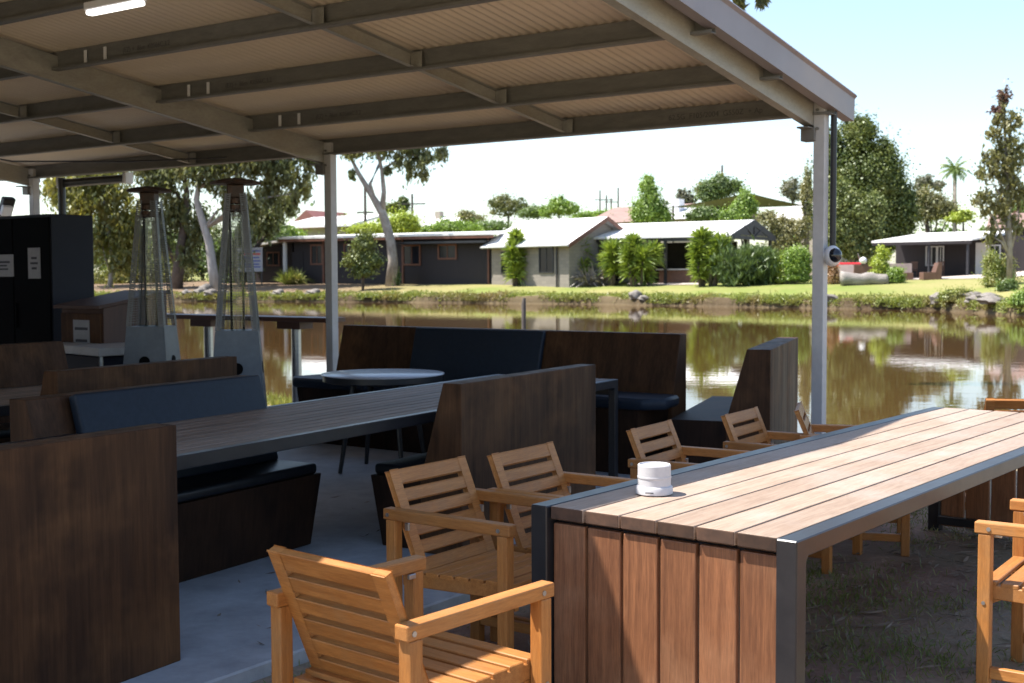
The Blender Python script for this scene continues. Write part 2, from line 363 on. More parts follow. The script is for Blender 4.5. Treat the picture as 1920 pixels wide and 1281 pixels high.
LM = {
 'gum': leafmat('gum_leaf', (.095, .115, .05), (.155, .165, .07), (.20, .185, .065)),
 'gumgold': leafmat('golden_gum_leaf', (.11, .13, .035), (.19, .18, .045), (.27, .23, .055)),
 'bright': leafmat('bright_leaf', (.16, .24, .04), (.24, .33, .06), (.13, .20, .035)),
 'lime': leafmat('lime_leaf', (.27, .33, .04), (.36, .40, .06), (.22, .28, .035)),
 'mid': leafmat('mid_green_leaf', (.09, .14, .035), (.14, .19, .05), (.075, .11, .035)),
 'dark': leafmat('dark_conifer_leaf', (.055, .08, .016), (.09, .115, .024), (.14, .155, .032), .25, .5),
 'grey': leafmat('grey_green_leaf', (.14, .14, .10), (.19, .18, .13), (.11, .11, .085)),
 'olive': leafmat('olive_leaf', (.18, .17, .075), (.25, .22, .10), (.13, .135, .06)),
 'purple': leafmat('purple_leaf', (.12, .06, .07), (.17, .09, .09), (.10, .07, .06)),
 'yucca': leafmat('yucca_blade', (.17, .235, .035), (.27, .32, .055), (.11, .16, .03), .3, 1.2),
 'rosemary': leafmat('rosemary_sprig', (.085, .125, .035), (.12, .165, .05), (.06, .09, .028), .25, 1.5),
 'flax': leafmat('bronze_flax_blade', (.22, .19, .17), (.34, .30, .26), (.12, .10, .09), .1, 1.5),
 'grass': leafmat('bank_grass_blade', (.16, .20, .04), (.25, .26, .065), (.22, .17, .07), .35, .4),
 'turf': leafmat('turf_blade', (.10, .14, .03), (.16, .18, .05), (.22, .19, .085), .3, 1.0),
 'rust': leafmat('rusty_shrub_leaf', (.28, .14, .07), (.34, .2, .10), (.2, .16, .06)),
 'pine': leafmat('pine_needle', (.085, .11, .028), (.13, .155, .04), (.17, .18, .05), .25, .8),
}
# ================================================================== SETTING
def make_ground():
    vs = [-600, -300, -150, -80, -40, -25, -15] + [-10+.8*i for i in range(25)] + [10.2+1.2*i for i in range(62)] + [86, 92, 100, 120, 160, 250, 400, 600]
    nu, nf = len(NU), len(FS); nr = nu+1+nf
    V = []; Fq = []; mi = []
    for v in vs:
        su = shore(v)
        jit = .5*sin(v*.9)+.35*sin(v*2.3+1)+.25*sin(v*5.1)
        for u in NU: V.append((u, v, near_h(u)))
        V.append((25, v, -1.5))
        for s, h in zip(FS, FH):
            k = 1.0 if -.5 < s < 2 else 0.0
            V.append((su+s+.35*jit*k, v, h+rise(v, s)+(.05*sin(v*3.7+s*5)+.04*sin(v*7.9)) * (1 if .1 < s < 3 else 0)))
    for i in range(len(vs)-1):
        for j in range(nr-1):
            a = i*nr+j; Fq.append((a, a+1, a+nr+1, a+nr))
            if j < nu-5: mi.append(0)
            elif j < nu+1+7: mi.append(2)
            else: mi.append(1)
    W = [S(-u, v, z) for u, v, z in V]
    o = npmesh('ground', W, Fq, [M['dirt'], M['lawn'], M['mud']], smooth=True)
    o.data.polygons.foreach_set('material_index', mi)
    bm = bmesh.new(); bm.from_mesh(o.data); bmesh.ops.recalc_face_normals(bm, faces=bm.faces)
    if sum(f.normal.z for f in bm.faces) < 0: bmesh.ops.reverse_faces(bm, faces=bm.faces)
    bm.to_mesh(o.data); bm.free()
    o['kind'] = 'structure'
make_ground()
wm = MB(); wm.quad(S(-1.7, -600, WATER), S(-60, -600, WATER), S(-60, 600, WATER), S(-1.7, 600, WATER))
w = wm.build('water', M['water']); w['kind'] = 'structure'
if w.data.polygons[0].normal.z < 0: w.data.flip_normals()
sl = MB(); sl.prism([S(-.75, -.06, -.12), S(-.75, 11.5, -.12), S(9.6, 11.5, -.12), S(9.6, -.06, -.12)], (0, 0, .12+SLAB), bev=.008)
slab = sl.build('concrete_slab', M['concrete']); slab['kind'] = 'structure'
# pale gravel yard in front of the small house on the far bank
def sheet_on_ground(name, pts, mat, lift=.03, n=14):
    V = []; Fq = []
    (a, b, c, d) = pts
    for i in range(n+1):
        for j in range(n+1):
            s, t = i/n, j/n
            x = (a[0]*(1-s)+b[0]*s)*(1-t)+(d[0]*(1-s)+c[0]*s)*t; y = (a[1]*(1-s)+b[1]*s)*(1-t)+(d[1]*(1-s)+c[1]*s)*t
            V.append((x, y, ground_z(x, y)+lift))
    for i in range(n):
        for j in range(n):
            k = i*(n+1)+j; Fq.append((k, k+n+1, k+n+2, k+1))
    o = npmesh(name, V, Fq, mat); o['kind'] = 'structure'; return o
sheet_on_ground('gravel_yard', (G(1560, 78), G(1990, 66), G(2100, 88), G(1560, 96)), M['gravel'])
sheet_on_ground('paved_path', (G(1180, 79.5), G(1320, 76.5), G(1325, 79), G(1175, 82)), M['gravel'], .04, 8)

# ================================================================== SHELTER (local x = -v, y = -q, origin at the corner post's foot)
shel = thing('pavilion_shelter', 'open steel roofed shelter with corrugated cream ceiling over the dark booths', 'shelter', (P1[0], P1[1], 0), SA)
TP = tan(SP); QR = 4.15; VL = 10.25
def zr(q): return TP*q if q <= QR else TP*QR-.165*(q-QR)
def sh(q, v, z): return (-v, -q, z)
BAYS = [-.085, 4.98, 9.90]
for v in BAYS:
    p = MB(); p.box(sh(0, v, (SLAB+2.88)/2), (.09, .09, 2.88-SLAB), bev=.006, seg=2)
    p.box(sh(0, v, SLAB+.006), (.18, .18, .012)); p.build('post', M['post'], shel)
for v in BAYS:
    p = MB(); p.box(sh(8.6, v, (SLAB+2.88)/2), (.09, .09, 2.88-SLAB), bev=.006); p.build('post', M['post'], shel)
for i, v in enumerate(BAYS):         # C-section rafters beside the posts
    vr = v+.083
    for q0, q1 in ((-.05, QR), (QR, 8.65)):
        r = MB(); b0, b1 = 2.68+zr(q0), 2.68+zr(q1)
        A = Vector(sh(q0, vr, b0)); B = Vector(sh(q1, vr, b1))
        for dx, dz, w_, h_ in ((-.035, .1, .006, .2), (0, .003, .07, .006), (0, .197, .07, .006), (.033, .012, .004, .024), (.033, .188, .004, .024)):
            r.bar(A+Vector((-dx if i else -dx, 0, dz)), B+Vector((-dx, 0, dz)), w_, h_, bev=.001)
        r.build('rafter', M['gal'], shel)
    k = MB(); k.box(sh(.0, v+.05, 2.74), (.16, .012, .3), bev=.002); k.box(sh(.085, v+.083, 2.665), (.09, .17, .012), bev=.002)
    k.box(sh(0.02, v+.08, 2.62), (.11, .11, .10), bev=.004)
    for bx in (-.04, .04):
        for bz in (2.66, 2.8): k.tube([sh(.05, v+.05+bx, bz), sh(.065, v+.05+bx, bz)], .012, 6)
    k.build('bracket', M['purlin'], shel)
for q in (0.0, .98, 2.03, 3.04, 3.97, 4.8, 5.7, 6.7, 7.6, 8.6):   # Z purlins
    p = MB(); z0 = 2.765+zr(q); a, b = -.185, VL-.1
    p.bar(sh(q, a, z0+.075), sh(q, b, z0+.075), .003, .15, bev=0)
    p.bar(sh(q+.03, a, z0), sh(q+.03, b, z0), .06, .004); p.bar(sh(q-.03, a, z0+.15), sh(q-.03, b, z0+.15), .06, .004)
    p.bar(sh(q+.06, a, z0+.008), sh(q+.06, b, z0+.008), .003, .018)
    if q == 0: p.bar(sh(-.02, a, z0+.0), sh(-.02, b, z0), .05, .005)
    p.build('purlin', M['purlin'], shel)
for v in (2.2, 7.0):                 # mid-bay bridging
    qs = (0.0, .98, 2.03, 3.04, 3.97)
    for i in range(4):
        b = MB(); q0, q1 = qs[i]+.07, qs[i+1]-.01; z0, z1 = 2.775+zr(q0), 2.775+zr(q1)
        b.bar(sh(q0, v, z0+.05), sh(q1, v, z1+.05), .003, .10); b.bar(sh(q0, v-.02, z0), sh(q1, v-.02, z1), .045, .003); b.bar(sh(q0, v-.02, z0+.1), sh(q1, v-.02, z1+.1), .045, .003)
        b.box(sh(q0-.03, v-.035, z0+.05), (.10, .006, .12), bev=.001)
        b.build('bridging', M['gal'], shel)
for q in (.98, 2.03, 3.04):
    for v in (4.42, 4.66):
        k = MB(); k.box(sh(q+.012, v, 2.765+zr(q)+.07), (.035, .006, .11), bev=.002); k.build('cleat', M['white'], shel)
def make_sheet():
    pitch, n = .076, 10
    nv = int((VL+.22)/pitch*n); V = []; Fq = []
    qs = [-.34, 2.0, QR, 6.5, 9.0]
    for i in range(nv+1):
        v = -.20+i*pitch/n; hz = .014*cos(2*pi*v/pitch)
        for q in qs: V.append(sh(q, v, 2.765+.152+.014+zr(q)+hz))
    m = len(qs)
    for i in range(nv):
        for j in range(m-1):
            a = i*m+j; Fq.append((a, a+1, a+m+1, a+m))
    return npmesh('roof_sheet', V, Fq, M['sheet'], shel, smooth=True)
make_sheet()
for q0, q1 in ((-.36, QR), (QR, 9.02)):   # barge capping on the open side
    b = MB(); z0, z1 = 2.80+zr(q0), 2.80+zr(q1)
    prof = [(-.12, 0), (-.21, -.004), (-.215, .165), (-.235, .185), (-.225, .20), (-.20, .198), (-.06, .186), (-.06, .18), (-.196, .188), (-.203, .012), (-.12, .006)]
    b.prism([sh(q0, v, z0+z) for v, z in prof], Vector(sh(q1, 0, z1))-Vector(sh(q0, 0, z0)))
    b.build('barge_capping', M['barge'], shel)
g = MB(); g.prism([sh(-.34, VL+.02, 2.80+zr(-.34)), sh(9, VL+.02, 2.8+zr(9)), sh(9, VL+.02, 2.98+zr(9)), sh(QR, VL+.02, 2.98+zr(QR)), sh(-.34, VL+.02, 2.98+zr(-.34))], sh(0, .03, 0)); g.build('barge_capping', M['barge'], shel)
dp = MB(); dp.tube([sh(-.05, -.165, 1.72), sh(-.05, -.165, 2.90)], .024, 12); dp.build('downpipe', M['dark'], shel, smooth='auto')  # cable duct ending at the dome camera, carries no rainwater
dp = MB(); dp.tube([sh(-.12, 9.52, .02), sh(-.12, 9.52, 2.76)], .045, 12); dp.build('downpipe', M['dark'], shel, smooth='auto')
# faint steel-mill print on the eave beam and three purlins
def text(name, body, size, mat, parent, loc, rx, rz, ext=.0004):
    cu = bpy.data.curves.new(name, 'FONT'); cu.body = body; cu.size = size; cu.extrude = ext; cu.align_x = 'CENTER'; cu.align_y = 'CENTER'
    o = bpy.data.objects.new(name, cu); C.objects.link(o); o.parent = parent; o.location = loc; o.rotation_euler = (rx, 0, rz); cu.materials.append(mat)
    bpy.context.view_layer.update(); me = bpy.data.meshes.new_from_object(o); C.objects.unlink(o); bpy.data.objects.remove(o)
    o = bpy.data.objects.new(name, me); C.objects.link(o); o.parent = parent; o.location = loc; o.rotation_euler = (rx, 0, rz); return o
M['stamp'] = surf('purlin_stamp_ink', (.07, .068, .062), (.10, .095, .09), .8, scale=20)
text('stencil_print', '62.5G  F105/2004  G550Z  + Ap', .062, M['stamp'], shel, (-.80, -.0045, 2.84), pi/2, 0)
for q in (.98, 2.03, 3.04):
    text('stencil_print', '(EZ) +  86m  K0566C.3.2', .052, M['stamp'], shel, (-3.95, -q-.0045, 2.84+zr(q)), pi/2, 0)
# lamp strip, camera, rolled blind, floodlight
lf = thing('strip_light', 'white batten strip light on the purlin at the top left of the ceiling', 'light', S(4.0, 3.05, 2.72+zr(4.0)), SA)
a = MB(); a.box((0, 0, .03), (.55, .075, .05), bev=.006); a.build('housing', M['white'], lf)
a = MB(); a.box((0, 0, -.01), (.53, .06, .028), bev=.008); a.build('diffuser', M['lit'], lf)
bl = thing('rolled_blind', 'dark rolled up blind with pale end cap hanging under the eave beam by the cabinets', 'blind', S(-.16, 8.95, 2.67), SA)
a = MB(); a.tube([(-.62, 0, .03), (.60, 0, .03)], .05, 14); a.build('roll', M['dark'], bl, smooth='auto')
a = MB(); a.box((.63, 0, .035), (.06, .12, .13), bev=.01); a.box((-.64, 0, .035), (.04, .12, .13), bev=.01); a.build('end_cap', M['white'], bl)
cm = thing('security_camera', 'white dome security camera fixed to the right corner post', 'camera', S(0.0, -.085, 1.70), SA)
a = MB(); a.tube([(.046, -.02, 0), (.075, -.02, 0)], .045, 18); a.build('mount', M['white'], cm, smooth='auto')
def ball(mb, c, r, sx=1, sy=1, sz=1, seg=20):
    res = bmesh.ops.create_uvsphere(mb.bm, u_segments=seg, v_segments=seg//2+2, radius=r)
    for v in res['verts']: v.co = Vector((v.co.x*sx+c[0], v.co.y*sy+c[1], v.co.z*sz+c[2]))
a = MB(); ball(a, (.105, -.02, 0), .078, .82, 1, 1.02); a.build('dome_body', M['white'], cm, smooth=True)
a = MB(); ball(a, (.132, -.05, .004), .056, 1, .95, 1); a.build('lens_cover', M['lens'], cm, smooth=True)
fl = thing('floodlight', 'small dark floodlight bracketed beside the far left post above the black cabinets', 'light', S(.25, 10.0, 2.42), SA)
a = MB(); a.box((-.1, 0, 0), (.08, .16, .24), Matrix.Rotation(.5, 3, 'Y'), bev=.012); a.build('housing', M['dark'], fl)
a = MB(); a.box((-.06, -.03, -.05), (.06, .13, .13), Matrix.Rotation(.5, 3, 'Y'), bev=.01); a.build('lamp_glass', M['white'], fl)
lw = thing('end_wall', 'pale panelled end wall behind the cabinets at the left edge of the shelter', 'wall', S(1.5, 11.2, 0), SA)
a = MB(); a.box((0, -3.2, 1.25), (.08, 9.8, 2.5), bev=.01); a.build('panel', M['beige'], lw)
a = MB(); a.box((.06, 0, 2.42), (.08, 3.6, .14), bev=.006); a.build('top_rail', M['post'], lw)
bw = thing('light_blocking_rear_wall', 'unseen dark wall added behind the left booths to keep light out of the shelter', 'wall', S(8.95, 7.9, 0), SA)
a = MB(); a.box((-.2, 0, 1.45), (6.6, .12, 2.9), bev=.01); a.build('panel', M['cabin'], bw)  # unseen wall, added to darken the left part of the shelter
a = MB(); a.box((-.2, .08, 2.7), (6.6, .05, .16), bev=.004); a.build('top_rail', M['post'], bw)
wr = MB(); wr.tube([S(3.6, 8.9, 3.12), S(2.6, 8.95, 2.98), S(1.7, 9.0, 2.93), S(1.0, 8.8, 2.84), S(.5, 7.5, 2.80), S(.25, 6.2, 2.79)], .009, 6)
wr.tube([S(2.9, 8.9, 3.05), S(2.7, 9.1, 2.75), S(2.3, 9.3, 2.3), S(1.9, 9.4, 2.2)], .008, 6)
tag(wr.build('power_cable', M['dark'], smooth=True), 'thin black cable looping under the purlins at the far left', 'cable')

# ================================================================== SLATTED DINING TABLE
TAZ = 0.670
def slat_table(name, label, loc, az, L, W, H, nb, deckmat, fw=.07, ends=True, group=None, low=0.0):
    t = thing(name, label, 'table', loc, az, group)
    for x in (fw/2, W-fw/2):
        f = MB(); x0 = x-fw/2
        f.prism([(x0, y, z) for y, z in ((0, 0), (0, H), (L, H), (L, 0), (L-fw, 0), (L-fw, H-.075), (L-fw-.015, H-.06), (fw+.015, H-.06), (fw, H-.075), (fw, 0))], (fw, 0, 0), bev=.004)
        f.build('frame', M['frame'], t)
    d = MB(); iw = W-2*fw; p = iw/nb
    for i in range(nb):
        x = fw+p*(i+.5); e = .012*random.random() if nb < 8 else 0
        d.box((x, L/2+.006, H-.0235+.0015*random.random()), (p-(.009 if nb < 8 else .014), L-.02-e, .046), bev=.004, seg=2)
    tb = d.build('tabletop', [deckmat, M['endgrain']], t)
    for p_ in tb.data.polygons:
        if abs(p_.normal.y) > .8: p_.material_index = 1
    if ends:
        for y, s in ((.045, 1), (L-.045, -1)):
            d = MB()
            for i in range(nb):
                x = fw+p*(i+.5)
                d.box((x, y+.003*random.random(), (H-.062+.035)/2), (p-.012, .026, H-.062-.035), bev=.004, seg=2)
            e = d.build('end_panel', M['deckend'], t)
            for zz in (.075, H-.085): r = MB(); r.box((W/2, y+s*.035, zz), (iw, .04, .05), bev=.003); r.build('rail', M['frame'], e)
    else:
        for yy in (fw/2, L-fw/2): r = MB(); r.box((W/2, yy, H-.09), (iw, .04, .05)); r.build('rail', M['frame'], t)
    return t
slat_table('slatted_dining_table', 'long sunlit slatted timber table with charcoal steel frame and boarded ends on the grass', (.064, 4.37, 0), TAZ, 4.05, 1.024, .75, 6, M['deck'])
def TT(x, y, z=0): return (.064+cos(TAZ)*x+sin(TAZ)*y, 4.37-sin(TAZ)*x+cos(TAZ)*y, z)
cx_, cy_, _ = U(1229, 930, .75)
cup = thing('tabletop_canister', 'white lidded plastic canister standing on the sunlit slatted table', 'canister', (cx_, cy_+.04, .751), .2)
a = MB(); a.lathe([(.0, 0), (.062, 0), (.069, .004), (.069, .026), (.066, .031), (.0615, .033)], 40); b_ = a.build('base', M['canister'], cup, smooth='auto')
a = MB(); a.lathe([(.0615, .031), (.0615, .108), (.0585, .112), (.056, .112), (.054, .106), (0, .104)], 40)
a.lathe([(.0625, .060), (.0632, .062), (.0632, .068), (.0625, .070)], 40); a.build('body', M['canister'], cup, smooth='auto')
a = MB(); a.box((-.012, -.0695, .014), (.030, .0012, .0035)); a.build('imprint', M['ink'], b_)

# ================================================================== ARMCHAIRS
def make_chair(label):
    t = thing('garden_armchair', label, 'chair', (0, 0, 0), 0, 'slatted teak armchairs around the dining table')
    for sx in (-1, 1):
        for y in (.27, -.27):
            a = MB(); a.box((sx*.265, y, .307), (.046, .046, .614), bev=.004, seg=2); lg_ = a.build('leg', M['teakz'], t)
            a = MB(); a.tube([(sx*.287, y, .36), (sx*.291, y, .36)], .007, 10); a.build('bolt', M['steel'], lg_)
        a = MB(); a.box((sx*.265, 0, .636), (.05, .612, .043), bev=.005, seg=2); arm = a.build('armrest', M['teaky'], t)
        for y in (-.282, .255):
            a = MB(); a.tube([(sx*.289, y, .634), (sx*.2925, y, .634)], .008, 10); a.build('bolt', M['steel'], arm)
        a = MB(); a.box((sx*.238, .235, .605), (.012, .03, .016), bev=.002); a.build('bracket', M['steel'], arm)
        a = MB(); a.box((sx*.238, -.225, .585), (.012, .02, .03), bev=.002); a.build('bracket', M['steel'], arm)
        a = MB(); a.box((sx*.265, 0, .10), (.028, .496, .042), bev=.003); a.build('stretcher', M['teaky'], t)
    st = MB()
    for sx in (-1, 1):
        st.bar((sx*.226, -.25, .375), (sx*.226, .29, .395), .03, .05, bev=.003)
        st.prism([(sx*.226-.012, .293, .37), (sx*.226-.012, .293, .33), (sx*.226-.012, .22, .366)], (.024, 0, 0))
    st.bar((-.212, -.24, .38), (.212, -.24, .38), .026, .045, bev=.003)
    for i in range(7):
        y = -.175+.073*i
        st.bar((-.2415, y, .405+.02*(y+.2)/.5), (.2415, y, .405+.02*(y+.2)/.5), .062 if i < 6 else .052, .018, bev=.003)
    st.build('seat', M['teakx'], t)
    bk = MB(); A0 = Vector((0, -.155, .385)); B0 = Vector((0, -.325, .792)); d = (B0-A0); Ln = d.length; d.normalize(); nn = Vector((1, 0, 0)).cross(d)
    Mx = Matrix(((1, 0, 0), d, nn)).transposed()
    for sx in (-1, 1): bk.box((A0+B0)/2+Vector((sx*.215, 0, 0)), (.044, Ln, .026), Mx, bev=.004, seg=2)
    hs = [.058, .049, .048, .048, .048, .049]; pos = Ln
    for i, h in enumerate(hs):
        c = A0+d*(pos-h/2); bk.box(c, (.3865, h-.002, .023), Mx, bev=.0025); pos -= h+.0225
    bk.build('backrest', M['teakx'], t)
    return t
CH = [((-.295, 3.575), 40.5, 'honey coloured teak armchair seen from behind at the near end of the sunlit table'),
      ((-.090, 4.85), 126, 'teak armchair nearest the table corner on its shelter side, in the roof shade'),
      ((.305, 5.29), 125, 'shaded teak armchair second along the shelter side, in front of the brown booth back'),
      ((.98, 6.145), 122, 'shaded teak armchair third along the shelter side, showing behind the white canister'),
      ((1.555, 6.76), 122.5, 'teak armchair fourth along the shelter side, in front of the end booth seat'),
      ((1.985, 7.12), 105, 'teak armchair seen edge on with its back in front of the corner post'),
      ((2.108, 4.552), 305, 'sunlit orange teak armchair alone on the grass side of the table'),
      ((3.20, 7.84), 10, 'sunlit teak armchair at the far end of the table with the pond behind')]
proto = make_chair('x')
for i, ((x, y), az, lab) in enumerate(CH):
    o = proto if i == 0 else copy_tree(proto)
    o.location = (x, y, SLAB if uv_of(x, y)[1] > .1 and False else 0.0); o.rotation_euler = (0, 0, -R(az)); o['label'] = lab

# ================================================================== LONG SHADED TABLES AND BOOTH BENCHES (axis az 30 deg)
GA = R(30.0)
def GP(perp, al, z=0.0): return (cos(GA)*perp+sin(GA)*al, -sin(GA)*perp+cos(GA)*al, z)
slat_table('long_slatted_table', 'long grey slatted table with black edge in the shade between two rows of booths', GP(-4.82, 3.25, SLAB), GA, 4.87, 1.02, .75, 10, M['deckgrey'], .055, False, 'long shaded slatted tables')
slat_table('long_slatted_table', 'shaded slatted table at the far left, mostly hidden behind the navy cushioned booth', GP(-7.2, 2.6, SLAB), GA, 3.5, 1.0, .75, 10, M['deckgrey'], .055, False, 'long shaded slatted tables')
def make_bench(label, L, h=.92, seat=.40, depth=.60, top=.115, cush=True, backc=None, flare=.045, fat=None):
    t = thing('booth_bench', label, 'bench', (0, 0, 0), 0, 'dark plywood booth benches')
    a = MB(); poly = [(-L/2, 0, 0), (-L/2, 0, h), (-L/2, top, h), (-L/2, top+.15, seat), (-L/2, top+.15, 0)]
    a.prism(poly, (L, 0, 0), bev=.004); a.build('back_panel', fat or M['plyz'], t)
    y0, y1 = top+.1505, depth
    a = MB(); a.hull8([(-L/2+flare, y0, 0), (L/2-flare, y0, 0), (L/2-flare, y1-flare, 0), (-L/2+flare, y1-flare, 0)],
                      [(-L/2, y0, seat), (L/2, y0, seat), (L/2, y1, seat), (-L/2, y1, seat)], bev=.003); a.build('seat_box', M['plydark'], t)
    if cush:
        a = MB(); a.box((0, (y0+y1)/2+.005, seat+.0305), (L-.05, y1-y0-.02, .06), bev=.02, seg=3); a.build('seat_cushion', M['blackpad'], t, smooth='auto')
    if backc:
        x0, x1, mat = backc; th = atan2(.15, h-seat)
        a = MB(); Mx = Matrix.Rotation(th, 3, 'X'); sl_ = hypot(.15, h-seat)
        cy = top+.075+.036; cz = (h+seat)/2+.03
        a.box(((x0+x1)/2, cy, cz), (x1-x0, .06, sl_-.05), Mx, bev=.015, seg=3); a.build('back_cushion', mat, t, smooth='auto')
    return t
def place(o, p, az): o.location = p; o.rotation_euler = (0, 0, -az)
# local +y is the sitting side; the rear plane passes through the origin
HB = .93
b1 = make_bench('brown booth bench cut off by the left edge, its tall plain back towards us', 1.6, HB); place(b1, GP(-3.52, 2.69, SLAB), GA-pi/2)
b2 = make_bench('brown booth bench with tall bare back standing behind the teak armchairs', 1.62, HB); place(b2, GP(-3.50, 6.33, SLAB), GA-pi/2)
b3 = make_bench('booth bench with long navy back cushion facing us across the long table', 1.58, HB, backc=(-.76, .56, M['navy'])); place(b3, GP(-4.98, 4.65, SLAB), GA+pi/2)
b4 = make_bench('booth bench backing onto the navy cushioned one, only its dark top rail showing', 1.5, HB+.03); place(b4, GP(-5.83, 5.6, SLAB), GA-pi/2)
b5 = make_bench('plum brown booth bench without cushion at the far left beyond the second table', 1.9, HB+.08, fat=M['plyz']); place(b5, GP(-7.85, 5.55, SLAB), GA+pi/2)
gx, gy = U(1445, 656, 1.02)[:2]; gaz = R(19.0)
b6 = make_bench('wedge backed booth seat seen end on beside the corner post, without cushions', 1.86, .96, .43, .74, .17, cush=False)
place(b6, (gx+sin(gaz)*.93, gy+cos(gaz)*.93, SLAB), gaz-pi/2)
# the wide bench along the pond edge
we = thing('corner_booth', 'long dark booth along the pond edge with navy middle back cushion and projecting seat cushions', 'bench', S(.34, 2.645, SLAB), SA+pi)
L = 3.55; hb = 1.04; sb = .50
a = MB(); a.prism([(-L/2, 0, 0), (-L/2, 0, hb), (-L/2, .10, hb), (-L/2, .24, sb), (-L/2, .24, 0)], (L, 0, 0), bev=.004); a.build('back_panel', M['plyz'], we)
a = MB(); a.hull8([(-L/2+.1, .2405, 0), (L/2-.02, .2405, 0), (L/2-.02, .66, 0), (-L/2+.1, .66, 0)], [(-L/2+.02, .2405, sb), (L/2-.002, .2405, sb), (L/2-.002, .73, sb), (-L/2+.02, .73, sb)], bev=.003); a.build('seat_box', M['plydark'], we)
a = MB(); a.box((0, .49, sb+.041), (L-1.6, .5, .08), bev=.02, seg=3); a.build('seat_cushion', M['navy'], we, smooth='auto')
for sx in (-1, 1):
    x0 = sx*(L/2-.86); x1 = sx*(L/2+.10)
    a = MB(); a.prism([(x0, .245, sb+.003), (x1, .30, sb+.003), (sx*(L/2+.16), .62, sb+.003), (x1-sx*.08, .76, sb+.003), (x0, .76, sb+.003)], (0, 0, .085), bev=.022)
    a.build('seat_cushion', M['navy'], we, smooth='auto')
th = atan2(.14, hb-sb); a = MB(); a.box((.155, .20, (hb+sb)/2+.03), (1.38, .05, hypot(.14, hb-sb)-.07), Matrix.Rotation(th, 3, 'X'), bev=.014, seg=3); a.build('back_cushion', M['navy'], we, smooth='auto')
# round table in front of it
rx, ry, _ = U(718, 703, .80)
rt = thing('round_table', 'round pale grey table with dark rim in front of the long pond side booth', 'table', (rx, ry, SLAB), 0)
a = MB(); a.lathe([(0, .742), (.47, .742), (.475, .744), (.475, .75), (.47, .753), (0, .753)], 56); a.build('tabletop', M['tabletop'], rt, smooth='auto')
a = MB(); a.lathe([(0, .69), (.44, .69), (.462, .70), (.462, .7415), (0, .7415)], 48); a.build('apron', M['dark'], rt, smooth='auto')
for k in range(4):
    an = .5+k*pi/2; a = MB(); a.tube([(.24*cos(an), .24*sin(an), .69), (.36*cos(an), .36*sin(an), 0)], [.024, .016], 10); a.build('leg', M['dark'], rt, smooth='auto')
# bar ledge on steel posts at the pond edge
bar = thing('bar_ledge', 'timber bar ledge on round steel posts looking over the pond', 'ledge', S(-.32, 6.82, SLAB), SA)
a = MB(); a.box((0, 0, 1.05), (3.2, .28, .05), bev=.004); a.build('ledge_board', M['timber'], bar)
for x in (-1.4, -.35, 1.02):
    a = MB(); a.tube([(x, 0, 0), (x, 0, .95)], .052, 16); a.lathe([(.095, 0), (.095, .012), (.04, .013)], 16, (x, 0, 0)); p_ = a.build('post', M['steel'], bar, smooth='auto')
    a = MB(); a.box((x-.02, 0, .985), (.34, .2, .078), bev=.004); a.build('bearer', M['timber'], p_)
